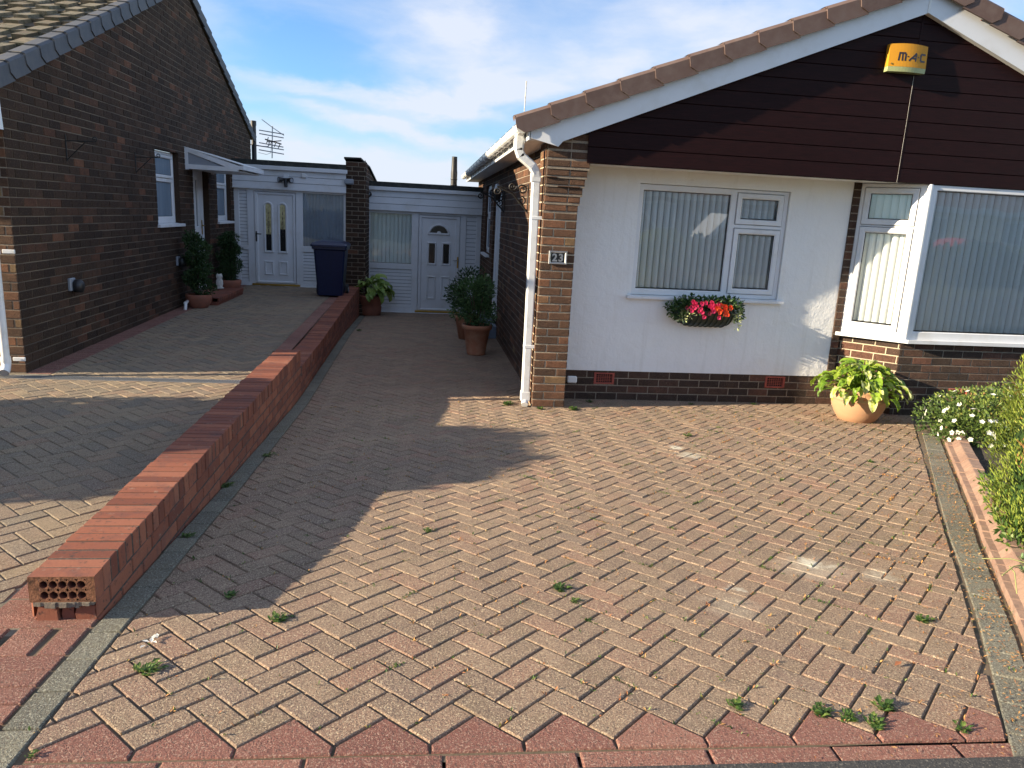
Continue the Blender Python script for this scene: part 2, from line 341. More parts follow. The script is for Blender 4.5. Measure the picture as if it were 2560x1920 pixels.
# ------------------------------------------------------------------ walls
BL, BH = .235, .083
def brickwork(mb, fr, poly, holes=(), mat='brick_dark', mortar='mortar', v0=0., bl=BL, bh=BH, j=.011, dep=.005, bev=.004, phase=0, pattern='stretcher', bias=0., u0=None, u1=None):
    for p in subtract([poly], holes): mb.face([fr(u, v, 0) for u, v in p], mortar)
    us = [p[0] for p in poly]; vs = [p[1] for p in poly]; umin, umax, vmin, vmax = min(us), max(us), min(vs), max(vs)
    k = math.floor((vmin - v0) / bh) - 1
    while v0 + k * bh < vmax:
        off = phase + (bl / 2 if k % 2 else 0); i = math.floor((umin - off) / bl) - 1
        while off + i * bl < umax:
            a = off + i * bl; jv = R.uniform(-.0012, .0012)
            r = [(a + j / 2, v0 + k * bh + j / 2 + jv), (a + bl - j / 2, v0 + k * bh + j / 2 + jv), (a + bl - j / 2, v0 + (k + 1) * bh - j / 2 + jv), (a + j / 2, v0 + (k + 1) * bh - j / 2 + jv)]
            i += 1
            c = clip_convex(r, poly)
            if len(c) < 3: continue
            tn = min(1, max(0, R.betavariate(1.5, 2.2) + bias)); tn = R.uniform(.85, 1) if R.random() < .04 else tn
            for p in subtract([c], holes):
                p = dedupe(p)
                if len(p) < 3 or area(p) < 2e-4: continue
                q = inset(p, bev); d = dep + R.uniform(-.0015, .002)
                if area(q) <= 1e-5: continue
                A = [fr(u, v, .0005) for u, v in p]; B = [fr(u, v, d) for u, v in q]; n = len(p)
                mb.face(B, mat, tn)
                for e in range(n): g = (e + 1) % n; mb.face((A[e], A[g], B[g], B[e]), mat, tn)
        k += 1
def rect(u0, v0, u1, v1): return [(u0, v0), (u1, v0), (u1, v1), (u0, v1)]
def reveal(mb, fr, h, dep, mat):
    u0, v0, u1, v1 = h; P = rect(*h)
    for i in range(4):
        p, q = P[i], P[(i + 1) % 4]; mb.face((fr(*p, 0), fr(*q, 0), fr(*q, -dep), fr(*p, -dep)), mat, .3)
def slab(mb, fr, r, holes, d0, d1, mat, ch=.008, back=None):
    out = [(h[0] - ch, h[1] - ch, h[2] + ch, h[3] + ch) for h in holes]
    for p in subtract([rect(r[0] + .003, r[1] + .003, r[2] - .003, r[3] - .003)], out): mb.face([fr(u, v, d1) for u, v in p], mat)
    A, B = rect(*r), rect(r[0] + .003, r[1] + .003, r[2] - .003, r[3] - .003)
    for i in range(4):
        k = (i + 1) % 4; mb.face((fr(*A[i], d1 - .003), fr(*A[k], d1 - .003), fr(*B[k], d1), fr(*B[i], d1)), mat)
        mb.face((fr(*A[i], d0), fr(*A[k], d0), fr(*A[k], d1 - .003), fr(*A[i], d1 - .003)), mat)
    for h, o in zip(holes, out):
        A, B = rect(*h), rect(*o)
        for i in range(4):
            k = (i + 1) % 4; mb.face((fr(*B[i], d1), fr(*B[k], d1), fr(*A[k], d1 - ch), fr(*A[i], d1 - ch)), mat)
            mb.face((fr(*A[i], d1 - ch), fr(*A[k], d1 - ch), fr(*A[k], d0), fr(*A[i], d0)), mat)
def ring(mb, fr, poly, w, h, mat, d=0):       # raised moulding round a convex outline
    a, b, c, e = poly, inset(poly, w * .3), inset(poly, w * .7), inset(poly, w); n = len(poly)
    L = [(a, d), (b, d + h), (c, d + h), (e, d + h * .2)]
    for (p, dp), (q, dq) in zip(L, L[1:]):
        for i in range(n): k = (i + 1) % n; mb.face((fr(*p[i], dp), fr(*p[k], dp), fr(*q[k], dq), fr(*q[i], dq)), mat)
    return e
def window(parent, fr, r, lights, dep=.06, sill=None, blind=None, label=None, name='window', mat='upvc', obsc=False, proud=0.0):
    """lights: list of (u0,v0,u1,v1,sash) glass rects; sash = width of a raised opening sash or 0"""
    mb = MB(); holes = []; sash = []
    for (a, b, c, e, s) in lights:
        if s: holes.append((a - s, b - s, c + s, e + s)); sash.append((a, b, c, e, s))
        else: holes.append((a, b, c, e))
    d1 = proud; slab(mb, fr, r, holes, d1 - dep, d1, mat)
    w = mb.build(name, parent); tag(w, label)
    for (a, b, c, e, s) in sash:
        m2 = MB(); g = .004; slab(m2, fr, (a - s + g, b - s + g, c + s - g, e + s - g), [(a, b, c, e)], d1 - dep, d1 + .012, mat, ch=.012); m2.build('sash', w)
    for (a, b, c, e, s) in lights:
        m3 = MB(); dd = d1 - .022 if not s else d1 - .008; k = .007
        slab(m3, fr, (a, b, c, e), [(a + k, b + k, c - k, e - k)], dd - .004, dd + .002, 'seal_black', ch=.001); m3.build('seal', w)
        m3 = MB(); m3.face([fr(u, v, dd - .002) for u, v in rect(a + .002, b + .002, c - .002, e - .002)], 'obscured_glass' if obsc else 'glass'); m3.build('pane', w)
    if blind:
        sw, dd, tilt, phi = blind; m4 = MB()
        for (a, b, c, e, s) in lights:
            u = a - .05 + R.uniform(0, sw)
            while u < c + .05:
                tt = tilt + R.uniform(-.05, .05); hw = .95 * sw / 2 * math.cos(phi) / math.cos(tilt - phi); n = 6; P = []
                for q in range(n + 1):
                    x = -hw + 2 * hw * q / n; bow = .013 * math.cos(PI * x / (2 * hw))
                    P.append((u + x * math.cos(tt) + bow * math.sin(tt) * 0, d1 - dd + x * math.sin(tt) + bow))
                tn = R.random(); zb = b + .012 if True else b
                Vv = [fr(px, zb, pd) for px, pd in P] + [fr(px, e + .06, pd) for px, pd in P]
                m4.mesh(Vv, [(q, q + 1, n + 2 + q, n + 1 + q) for q in range(n)], 'blind_fabric', tn, True)
                u += sw
        m4.build('vertical_blind', w)
    if sill:
        u0, v0, u1, v1, pr = sill; m5 = MB(); m5.cbox(u0, u1, 0, 0, 0, 0, mat) if False else None
        P = [(-.05, v1), (pr - .004, v1 - .012), (pr, v1 - .016), (pr, v0), (pr - .012, v0), (-.05, v0 + .004)]
        A = [fr(u0, v, d) for d, v in P]; B = [fr(u1, v, d) for d, v in P]; n = len(P)
        m5.face(A[::-1], mat); m5.face(B, mat)
        for i in range(n): k = (i + 1) % n; m5.face((A[i], A[k], B[k], B[i]), mat)
        m5.build('sill', w)
    return w
# ------------------------------------------------------------------ paving
HA = -.025; HC, HS = math.cos(HA), math.sin(HA)
def st2w(s, t): return (s * HC - t * HS, 1.923 + s * HS + t * HC)     # t=0 at the valley points of the hats
TV = .283
def block(mb, poly, gz, mat, tint, lift=0, j=.0022, bev=.0055, dep=.009):
    poly = dedupe(poly)
    if len(poly) < 3 or area(poly) < 1e-4: return
    p = inset(poly, j); p = [(x + R.uniform(-.0018, .0018), y + R.uniform(-.0018, .0018)) for x, y in p]; q = inset(p, bev)
    if area(q) < 2e-5: return
    tx, ty = R.uniform(-.011, .011), R.uniform(-.011, .011); cx = sum(a[0] for a in p) / len(p); cy = sum(a[1] for a in p) / len(p)
    dz = lift + R.uniform(-.0018, .0016) + .004 * mnoise.noise(Vector((cx * 1.3, cy * 1.3, 0)))
    A = [(x, y, gz(y) - dep) for x, y in p]; B = [(x, y, gz(y) - .0028 + dz) for x, y in inset(p, bev * .35)]; C = [(x, y, gz(y) + dz + tx * (x - cx) + ty * (y - cy)) for x, y in q]; n = len(p)
    mb.face(C, mat, tint)
    for i in range(n):
        k = (i + 1) % n; mb.face((A[i], A[k], B[k], B[i]), mat, tint); mb.face((B[i], B[k], C[k], C[i]), mat, tint)
def herringbone(mb, conv, gz, mat, s_off, below=None, cull=None, shift=0, ang=0, u=.1):
    q2 = math.sqrt(.5); ca, sa = math.cos(ang), math.sin(ang)
    def w(p, q):
        s, t = (p - q) * q2, (p + q) * q2; s, t = s * ca - t * sa, s * sa + t * ca; return st2w(s + s_off, t)
    xs = [a[0] for a in conv]; ys = [a[1] for a in conv]; rng = int((max(xs) - min(xs) + max(ys)) / u) + 10
    for i in range(-rng, rng):
        for k in range(-rng, rng):
            c = (i - k + shift) % 4
            if c == 0: cells = ((i, k), (i + 1, k))
            elif c == 3: cells = ((i, k), (i, k + 1))
            else: continue
            x, y = w((i + .5) * u, (k + .5) * u)
            if not (min(xs) - .3 < x < max(xs) + .3 and min(ys) - .3 < y < max(ys) + .3): continue
            if cull and cull(x, y): continue
            if below: cells = [e for e in cells if not below(*[(e[0] + .5) * u, (e[1] + .5) * u])]
            if not cells: continue
            a0 = min(e[0] for e in cells); a1 = max(e[0] for e in cells) + 1; b0 = min(e[1] for e in cells); b1 = max(e[1] for e in cells) + 1
            P = [w(a * u, b * u) for a, b in ((a0, b0), (a1, b0), (a1, b1), (a0, b1))]
            P = clip_convex(P, conv)
            if len(P) > 2: block(mb, P, gz, mat, R.random())
def right_edge(y): return lerp(y, (1.6, 1.858, 2.103, 2.573, 3.222, 3.588, 4.228, 5.647, 7.3), (1.745, 1.912, 2.082, 2.40, 2.819, 3.045, 3.468, 4.41, 5.51))
mb = MB(); S0 = -.79; q2 = math.sqrt(.5)
def below_saw(p, q):
    s, t = (p - q) * q2, (p + q) * q2; m = s % TV; return t < (TV / 2 - abs(m - TV / 2))
def under(gx, x0, x1, y0, y1, mat, gz, step=.4):
    y = y0
    while y < y1 - 1e-6:
        y2 = min(y + step, y1); gx.face([(x0, y, gz(y) - .0075), (x1, y, gz(y) - .0075), (x1, y2, gz(y2) - .0075), (x0, y2, gz(y2) - .0075)], mat); y = y2
under(mb, -1.23, 5.9, 1.845, 7.9, 'joint_sand', gR); under(mb, -1.23, 1.5, 7.9, 16.2, 'joint_sand', gR)
conv = [(-1.095, 1.6), (1.745, 1.6), (1.912, 1.858), (5.5, 7.28), (5.5, 16.2), (-1.095, 16.2)]
herringbone(mb, conv, gR, 'paver_pink', S0, below_saw, lambda x, y: (x > 1.45 and y > 7.95))
for k in range(-1, 10):                       # red bishop hats and the kerb row along the road
    s0 = S0 + k * TV; P = [st2w(s, t) for s, t in ((s0, -.042), (s0 + TV, -.042), (s0 + TV, 0), (s0 + TV / 2, TV / 2), (s0, 0))]
    P = clip_convex(P, [(-1.095, 1.6), (1.745, 1.6), (1.912, 1.858), (2.277, 2.394), (-1.095, 2.394)])
    if len(P) > 2: block(mb, P, gR, 'paver_red', R.random(), j=.003)
s = -1.9
while s < 2.6:
    l = .4; P = [st2w(a, b) for a, b in ((s, -.15), (s + l, -.15), (s + l, -.044), (s, -.044))]; block(mb, P, gR, 'paver_red', R.random(), lift=-.004, j=.003, bev=.008, dep=.03); s += l
y = 1.86                                      # grey edging strip beside the low wall
while y < 14.8:
    block(mb, [(-1.212, y), (-1.098, y), (-1.098, y + .2), (-1.212, y + .2)], gR, 'paver_grey', R.random()); y += .2
pts = [(right_edge(1.7), 1.7)]
yy = 1.7
while yy < 6.3:                               # grey edging strip along the bed
    y2 = yy + .17; w0 = lerp(yy, (1.7, 3, 4.2, 6), (.115, .115, .15, .135)); w1 = lerp(y2, (1.7, 3, 4.2, 6), (.115, .115, .15, .135))
    x0, x1 = right_edge(yy), right_edge(y2); block(mb, [(x0, yy), (x0 + w0, yy - .06), (x1 + w1, y2 - .06), (x1, y2)], gR, 'paver_grey', R.random()); yy = y2
tag(mb.build('driveway'), 'pink block paved driveway in herringbone with grey edging', kind='structure')
mb = MB(); LA = rad(2)
under(mb, -9.5, -1.47, 1.845, 7.3, 'joint_sand_pale', gL); under(mb, -3.62, -1.47, 7.3, 15.1, 'joint_sand_pale', gL); under(mb, -1.7, -1.2, 1.845, 2.76, 'joint_sand', gL)
herringbone(mb, [(-9.5, 1.9), (-1.64, 1.9), (-1.64, 6.90), (-9.5, 6.90)], gL, 'paver_buff', .05, shift=1, ang=LA)
herringbone(mb, [(-3.38, 7.03), (-1.64, 7.03), (-1.64, 15.1), (-3.38, 15.1)], gL, 'paver_buff', .05, shift=1, ang=LA)
y = 7.12
while y < 15: block(mb, [(-3.6, y), (-3.385, y), (-3.385, y + .1), (-3.6, y + .1)], gL, 'paver_red', R.uniform(0, .5)); y += .1
y = 2.745
while y < 15:
    block(mb, [(-1.635, y), (-1.46, y), (-1.46, y + .2), (-1.635, y + .2)], gL, 'paver_red', R.random())
    y += .2
y = 1.79; k = 0
while y < 2.72:
    if abs(y - 2.49) < .06:
        for a, b in ((-1.635, -1.50), (-1.475, -1.345), (-1.325, -1.218)): block(mb, [(a, y), (b, y), (b, y + .205), (a, y + .205)], gL, 'paver_red', R.random(), j=.004)
        y += .21; continue
    block(mb, [(-1.635, y), (-1.218, y), (-1.218, y + .1), (-1.635, y + .1)], gL, 'paver_red', R.random()); y += .1
tag(mb.build('driveway'), 'buff and grey block paved driveway with red edging', kind='structure')
# linear drain
t = thing('drain_channel', (-2.7, 6.965, gL(6.96)), 'narrow slotted metal drain channel crossing the buff driveway by the dark brick corner', 'drain')
mb = MB(); mb.box(-5.2, -1.64, 6.905, 7.025, gL(6.96) - .05, gL(6.96) - .02, 'black_plastic'); mb.box(-5.2, -1.64, 6.905, 6.918, gL(6.96) - .02, gL(6.96) + .002, 'dull_alu'); mb.box(-5.2, -1.64, 7.012, 7.025, gL(6.96) - .02, gL(6.96) + .002, 'dull_alu'); mb.build('channel', t)
mb = MB(); x = -5.18
while x < -1.66: mb.box(x, x + .011, 6.918, 7.012, gL(6.96) - .012, gL(6.96) + .0015, 'dull_alu'); x += .024
mb.box(-5.18, -1.66, 6.96, 6.97, gL(6.96) - .014, gL(6.96) - .0005, 'dull_alu'); mb.build('grating', t)
# far ground, road, bed
mb = MB(); mb.face([(-150, -150, -.75), (150, -150, -.75), (150, 150, -.75), (-150, 150, -.75)], 'far_ground'); tag(mb.build('ground'), kind='structure')
mb = MB(); f0 = lambda x: 1.862 + x * HS
mb.face([(-60, -5.5, -.03), (60, -5.5, -.03), (60, f0(60) + .2, -.03), (-60, f0(-60) + .2, -.03)], 'asphalt'); mb.face([(-60, -40, -.03), (60, -40, -.03), (60, -5.5, -.03), (-60, -5.5, -.03)], 'far_ground')
P = [st2w(a, b) for a, b in ((-1.8, -.6), (3, -.6), (3, -.116), (-1.8, -.126))]
mb.face([(x, y, .002) for x, y in P], 'asphalt'); mb.face([(P[0][0], P[0][1], .002), (P[0][0], P[0][1], -.03), (P[1][0], P[1][1], -.03), (P[1][0], P[1][1], .002)], 'asphalt')
tag(mb.build('road'), kind='structure')
mb = MB(); nx, ny = 18, 18; V = []
def bedz(x, y): return gR(y) + .03 + .03 * math.sin(x * 5.1) * math.sin(y * 4.3)
for i in range(nx + 1):
    for k in range(ny + 1):
        y = 1.5 + 5.75 * k / ny; x0 = right_edge(y) + .24; x = x0 + (9.5 - x0) * i / nx; V.append((x, y, bedz(x, y) if i else gR(y) - .02))
mb.mesh(V, [(i * (ny + 1) + k, (i + 1) * (ny + 1) + k, (i + 1) * (ny + 1) + k + 1, i * (ny + 1) + k + 1) for i in range(nx) for k in range(ny)], 'soil', .5, True)
tag(mb.build('planting_bed'), kind='structure')
# ------------------------------------------------------------------ curved kerb of the bed
t = thing('bed_kerb', (3.5, 4.0, gR(4)), 'curved kerb of pinkish brown splayed bricks edging the planting bed', 'kerb')
yy = 1.55; mb = MB(); prof = [(0, -.02), (0, .03), (.004, .034), (.04, .036), (.08, .08), (.087, .084), (.158, .084), (.163, .079), (.163, -.03)]
def kin(y): return right_edge(y) + lerp(y, (1.7, 3, 4.2, 6), (.115, .115, .15, .135)) + .035
def kpt(y, a, h):
    e = .05; tx, ty = kin(y + e) - kin(y - e), 2 * e; l = math.hypot(tx, ty); nx_, ny_ = ty / l, -tx / l
    return (kin(y) + nx_ * a, y - .05 + ny_ * a, gR(y) + h)
while yy < 6.25:
    y2 = yy + .098; tn = R.random(); dz = R.uniform(-.004, .004); g = .003
    A = [kpt(yy + g, a, h + dz) for a, h in prof]; B = [kpt(y2 - g, a, h + dz) for a, h in prof]; n = len(prof)
    for i in range(n - 1): mb.face((A[i], B[i], B[i + 1], A[i + 1]), 'kerb_pink', tn)
    mb.face(A, 'kerb_pink', tn); mb.face(B[::-1], 'kerb_pink', tn)
    C = [kpt(yy - g, a, h - .006) for a, h in prof]; D = [kpt(yy + g, a, h - .006) for a, h in prof]
    for i in range(n - 1): mb.face((C[i], D[i], D[i + 1], C[i + 1]), 'mortar_dark')
    yy = y2
mb.build('kerb_bricks', t)
# ------------------------------------------------------------------ low garden wall
WX0, WX1 = -1.455, -1.216; WY0, WY1, WY2 = 2.745, 7.66, 14.95
def wtop(y): return lerp(y, (2.7, 3.6, 7.7), (.125, .13, .10)) if y < WY1 else lerp(y, (7.7, 9.5, 15), (-.085, -.085, .03))
t = thing('garden_wall', (-1.33, 6, -.3), 'low red brick garden wall with brick on edge coping between the two driveways', 'wall')
mb = MB(); y = WY0 + .078; k = 0
while y < WY2 - .02:
    w = .078; zt = wtop(y + w / 2); dx = R.uniform(-.004, .004); dz = R.uniform(-.002, .002)
    if y < WY1 - .02 or y > WY1 + .0:
        mb.cbox(WX0 + dx, WX1 + dx, y + .0065, y + w - .0065, zt - .103 + dz, zt + dz, 'brick_red', R.random() * (.45 if 4.6 < y < 6.9 and R.random() < .7 else 1), c=.003)
    y += w
mb.build('coping', t)
mb = MB(); y = WY0 + .078
while y < WY2 - .1:
    y2 = min(y + .3, WY2, WY1 if y < WY1 - .001 else 99); zt = min(wtop(y + .001), wtop(y2 - .001)) - .004
    mb.box(WX0 + .004, WX1 - .004, y, y2, gR(y2) - .1, zt, 'mortar_black'); y = y2
mb.build('mortar_bed', t)
mb = MB(); fR = frame((WX1 - .0055, 0, 0), (0, 1, 0), (0, 0, 1), (1, 0, 0)); fL = lambda u, v, d: Vector((WX0 + .0055 - d, WY0 + WY2 - u, v))
for (fr, nm, g) in ((fR, 1, gR), (fL, 0, gL)):
    segs = ((WY0 + .01, WY1), (WY1, WY2))
    for a, b in segs:
        y = a + (R.random() * .1 if a > WY0 + .1 else 0)
        lowest = -.6
        k = 0
        while True:
            ztop = -.108 + .125 - k * .078 if a < WY1 - 1 else -.108 - .085 - k * .078
            if ztop < lowest: break
            u = a + (0 if k % 2 else -.117)
            while u < b:
                u0, u1 = max(u + .005, a), min(u + .23, b)
                if u1 - u0 > .03:
                    za = ztop + (wtop((u0 + u1) / 2) - (.125 if a < WY1 - 1 else -.085)); zb = za - .067
                    gz = g((u0 + u1) / 2)
                    if za > gz - .02:
                        U0, U1 = (u0, u1) if nm else (WY0 + WY2 - u1, WY0 + WY2 - u0)
                        tn = R.random() * .8; p = rect(U0, zb, U1, za); q = inset(p, .004)
                        A = [fr(x, z, -.001) for x, z in p]; B = [fr(x, z, .0065) for x, z in q]; mb.face(B, 'brick_red', tn)
                        for e in range(4): h = (e + 1) % 4; mb.face((A[e], A[h], B[h], B[e]), 'brick_red', tn)
                u += .235
            k += 1
mb.build('brick_courses', t)
mb = MB()                                    # cored end brick with ten holes, broken brick below
fE = frame((WX0, WY0, 0), (1, 0, 0)); W_ = WX1 - WX0; z0, z1 = .018, .125; nxh = 5
def hole_grid():
    cw = (W_ - .07) / nxh; cells = []
    for r_ in range(2):
        for c_ in range(nxh): cells.append((.038 + cw * (c_ + .5), z0 + .03 + r_ * .044))
    return cw, cells
cw, cells = hole_grid(); ra = .0152
xs = [0, .038] + [.038 + cw * (i + 1) for i in range(nxh)] + [W_]; zs = [z0, z0 + .008, z0 + .052, z0 + .096, z1]
for a in range(len(xs) - 1):
    for b in range(len(zs) - 1):
        if 1 <= a <= nxh and 1 <= b <= 2:
            cx, cz = (xs[a] + xs[a + 1]) / 2, (zs[b] + zs[b + 1]) / 2; N_ = 16; hw, hh = (xs[a + 1] - xs[a]) / 2, (zs[b + 1] - zs[b]) / 2
            O_ = []; I_ = []; J_ = []
            for q in range(N_):
                an = 2 * PI * (q + .5) / N_ ; c_, s_ = math.cos(an), math.sin(an); m_ = max(abs(c_), abs(s_)); O_.append(fE(cx + c_ / m_ * hw, cz + s_ / m_ * hh, 0)); rr = ra * R.uniform(.93, 1.07); I_.append(fE(cx + c_ * rr, cz + s_ * rr, 0)); J_.append(fE(cx + c_ * ra, cz + s_ * ra, -.06))
            for q in range(N_): h = (q + 1) % N_; mb.face((O_[q], O_[h], I_[h], I_[q]), 'brick_end', .35); mb.face((I_[q], I_[h], J_[h], J_[q]), 'brick_red', .1)
            mb.face(J_, 'vent_hole')
        else: mb.face([fE(u, v, 0) for u, v in rect(xs[a], zs[b], xs[a + 1], zs[b + 1])], 'brick_end', .35)
for P in (((0, z1, 0), (W_, z1, 0), (W_, z1, -.074), (0, z1, -.074)), ((0, z0, 0), (0, z1, 0), (0, z1, -.074), (0, z0, -.074)), ((W_, z1, 0), (W_, z0, 0), (W_, z0, -.074), (W_, z1, -.074)), ((0, z0, -.074), (W_, z0, -.074), (W_, z0, 0), (0, z0, 0))): mb.face([fE(*p) for p in P], 'brick_red', .75)
mb.build('cored_end_brick', t)
mb = MB(); n = 16                            # ragged mortar line and broken bricks under it
for i in range(n):
    u0 = .012 + (W_ - .02) * i / n; u1 = .012 + (W_ - .02) * (i + 1) / n; mb.box(WX0 + u0, WX0 + u1, WY0 - R.uniform(0, .012), WY0 + .06, .006 - R.uniform(0, .012), .0185, 'mortar_dark')
mb.build('mortar_joint', t)
mb = MB()
for u0, u1, dy in ((.02, .095, .006), (.105, .15, .02), (.158, .232, .012)):
    P = [(u0, -.075), (u1, -.075), (u1 - .004, -.03), (u1, -.004), (u0 + .006, -.002), (u0 - .004, -.04)]; mb.prism(P, frame((WX0, WY0 + dy, 0), (1, 0, 0)), -.09, 0, 'brick_red', R.random())
mb.build('broken_bricks', t)
# ------------------------------------------------------------------ LEFT BUNGALOW
LX = -3.6; LY0 = 7.13; LY1 = 16.62
t = LH = thing('bungalow', (-6, 12, -.1), 'dark brick bungalow with a plain gable end and slate coloured verge on the left', 'house')
def gz_left(y): return 2.527 + .4133 * (y - 7.386) if y < 12.48 else 4.63 - .42 * (y - 12.48)
fr = frame((LX, 0, 0), (0, 1, 0), (0, 0, 1), (1, 0, 0))
W1 = (10.84, 1.17, 11.83, 2.2); D1 = (12.5, .08, 13.36, 2.12); W2 = (13.88, 1.17, 14.84, 2.2)
mb = MB(); brickwork(mb, fr, [(LY0, -.3), (LY1, -.3), (LY1, gz_left(LY1) - .03), (12.48, 4.6), (LY0, gz_left(LY0) - .03)], (W1, D1, W2), 'brick_dark', 'mortar_wall', v0=-.09, phase=LY0, j=.009)
for h in (W1, D1, W2): reveal(mb, fr, h, .11, 'brick_dark')
mb.build('gable_wall', t)
mb = MB(); f2 = frame((-12.0, LY0, 0), (1, 0, 0)); brickwork(mb, f2, rect(0, -.3, 8.4, 2.36), (), 'brick_rustic', 'mortar', v0=-.09, phase=0, bias=.1)
mb.face([(-12, LY0 + .01, -.3), (-12, LY1, -.3), (-12, LY1, 2.3), (-12, 12.48, 4.5), (-12, LY0, 2.3)], 'brick_dark'); mb.face([(-12, LY1, -.3), (LX, LY1, -.3), (LX, LY1, 2.36), (-12, LY1, 2.36)], 'brick_dark')
mb.build('front_wall', t)
mb = MB()                                    # mossy tiled roof, coursed
sl = .4133; ca = math.cos(math.atan(sl)); sa = math.sin(math.atan(sl))
def roofpt(x, s, h, side=1):
    if side > 0: return (x, 6.78 + s * ca - h * sa, 2.318 + s * sa + h * ca)
    return (x, 16.85 - s * ca + h * sa, 2.80 + s * sa + h * ca)
Lr = (12.48 - 6.78) / ca
for k in range(int(Lr / .29) + 1):
    s0 = k * .29; s1 = min(s0 + .30, Lr); x = -11.9; i = 0
    while x < LX - .02:
        w = .15 * R.uniform(.85, 1.15); hh = (.045, .012)[i % 2]; x1 = min(x + w, LX - .02); tn = R.random(); e = R.uniform(-.016, .012)
        a0, a1 = (x, x + .02), (x1 - .02, x1)
        hA = hh + .028 + e; hB = hh + .0
        mb.face((roofpt(x, s0, hA), roofpt(x1, s0, hA), roofpt(x1, s1, hB), roofpt(x, s1, hB)), 'tile_mossy', tn)
        mb.face((roofpt(x, s0, -.03), roofpt(x1, s0, -.03), roofpt(x1, s0, hA), roofpt(x, s0, hA)), 'tile_mossy', tn)
        mb.face((roofpt(x1, s0, -.02), roofpt(x1, s1, -.02), roofpt(x1, s1, hB), roofpt(x1, s0, hA)), 'tile_mossy', tn)
        mb.face((roofpt(x, s0, -.02), roofpt(x, s1, -.02), roofpt(x, s1, hB), roofpt(x, s0, hA)), 'tile_mossy', tn)
        x = x1; i += 1
mb.face([roofpt(-11.9, 0, .04, -1), roofpt(LX, 0, .04, -1), (LX, 12.48, 4.72), (-11.9, 12.48, 4.72)], 'tile_mossy')
mb.face([(-11.9, 6.8, 2.29), (LX, 6.8, 2.29), (LX, 12.48, 4.6), (-11.9, 12.48, 4.6)], 'seal_black')
mb.build('roof', t)
def verge(name, parent, P0, P1, n, h, out, thick, axis, mat, up=.03):
    """overlapping verge caps from P0 to P1 (bottom edge), facing direction 'out'"""
    mb = MB(); P0 = Vector(P0); P1 = Vector(P1); d = (P1 - P0); L = d.length; d.normalize(); o = Vector(out); upv = d.cross(o); upv = upv if upv.z > 0 else -upv
    l = L / n
    for k in range(n):
        a = k * l; tn = R.random(); lo = .02 + .006
        def f(u, v, w, a=a): # slight outward taper so every cap laps the next
            return P0 + d * (a + u) + upv * (v + (l - u) / l * .014) + o * (w + (l - u) / l * .012)
        S_ = [(-.015 + .05, 0), (l + .05 - .012, 0), (l - .022, h * .45), (l - .005, h), (-.012, h), (-.028, h * .45)]
        if (P1 - P0).cross(o).dot(upv) < 0: pass
        n_ = len(S_); A = [f(u, v, 0) for u, v in S_]; B = [f(u, v, -.02) for u, v in S_]
        mb.face(A, mat, tn); 
        for i in range(n_): j = (i + 1) % n_; mb.face((B[i], B[j], A[j], A[i]), mat, tn)
        uq = up * 1.3; T0 = [f(-.012, h, 0), f(l - .005, h, 0), f(l - .005, h + uq, -.03), f(-.012, h + uq, -.03)]; mb.face(T0, mat, tn); mb.face([f(-.012, h, 0), f(-.012, h + uq, -.03), f(-.012, h + uq - .02, -.05), f(-.012, h - .03, -.02)], mat, tn)
        T1 = [f(-.012, h + uq, -.03), f(l - .005, h + uq, -.03), f(l - .005, h + uq, -thick), f(-.012, h + uq, -thick)]; mb.face(T1, mat, tn)
        mb.face([f(-.012, h, 0), f(-.012, h + up, -.012), f(-.012, h + up, -thick), f(-.012, h - .02, -thick)], mat, tn)
    return mb.build(name, parent)
verge('verge_caps', t, (LX + .045, 6.72, gz_left(6.72) - .02), (LX + .045, 12.47, gz_left(12.47) - .02), 20, .15, (1, 0, 0), .14, 0, 'tile_slate', .012)
verge('verge_caps', t, (LX + .045, 16.85, gz_left(16.85) - .02), (LX + .045, 12.49, gz_left(12.49) - .02), 15, .15, (1, 0, 0), .14, 0, 'tile_slate', .012)
mb = MB(); mb.prism([(6.76, 2.05), (7.12, 2.05), (7.10, 2.30), (6.76, 2.20)], frame((LX + .012, 0, 0), (0, 1, 0), (0, 0, 1), (1, 0, 0)), -.03, 0, 'upvc'); mb.box(-12, LX - .02, 6.755, 6.775, 2.06, 2.25, 'upvc'); mb.box(-12, LX - .02, 6.775, 7.12, 2.05, 2.06, 'upvc'); mb.build('eaves_board', t)
mb = MB(); x = -3.69; yp = 6.985; mb.tube([(x, yp, 2.2), (x, yp, .06)], .034, 'gutter_plastic', 14); mb.tube([(x, yp, .09), (x, yp, .02), (x + .012, yp - .045, -.022), (x + .018, yp - .085, -.045)], .04, 'gutter_plastic', 14, caps=False); mb.tube([(x + .018, yp - .0845, -.0448), (x + .0165, yp - .075, -.04)], .034, 'grey_plastic', 14)
dp = mb.build('downpipe', t)
for z in (.055, 1.02):
    mb = MB(); mb.tube([(x, yp, z - .02), (x, yp, z + .02)], .041, 'gutter_plastic', 14); mb.cbox(x + .03, x + .135, yp + .055, yp + .07, z - .018, z + .018, 'gutter_plastic'); mb.build('pipe_clip', dp)
def lw(h, name='window', label=None):
    y0, z0, y1, z1 = h; fw = frame((LX - .075, 0, 0), (0, 1, 0), (0, 0, 1), (1, 0, 0)); a = y0 + .015; b = y1 - .005
    w = window(LH, fw, (a, z0 + .03, b, z1 - .01), [(a + .1, z0 + .70, b - .1, z1 - .1, .045), (a + .09, z0 + .12, b - .09, z0 + .60, 0)], sill=(y0 - .03, z0 - .02, y1 + .08, z0 + .03, .115), obsc=True, label=label)
    return w
lw(W1); lw(W2)
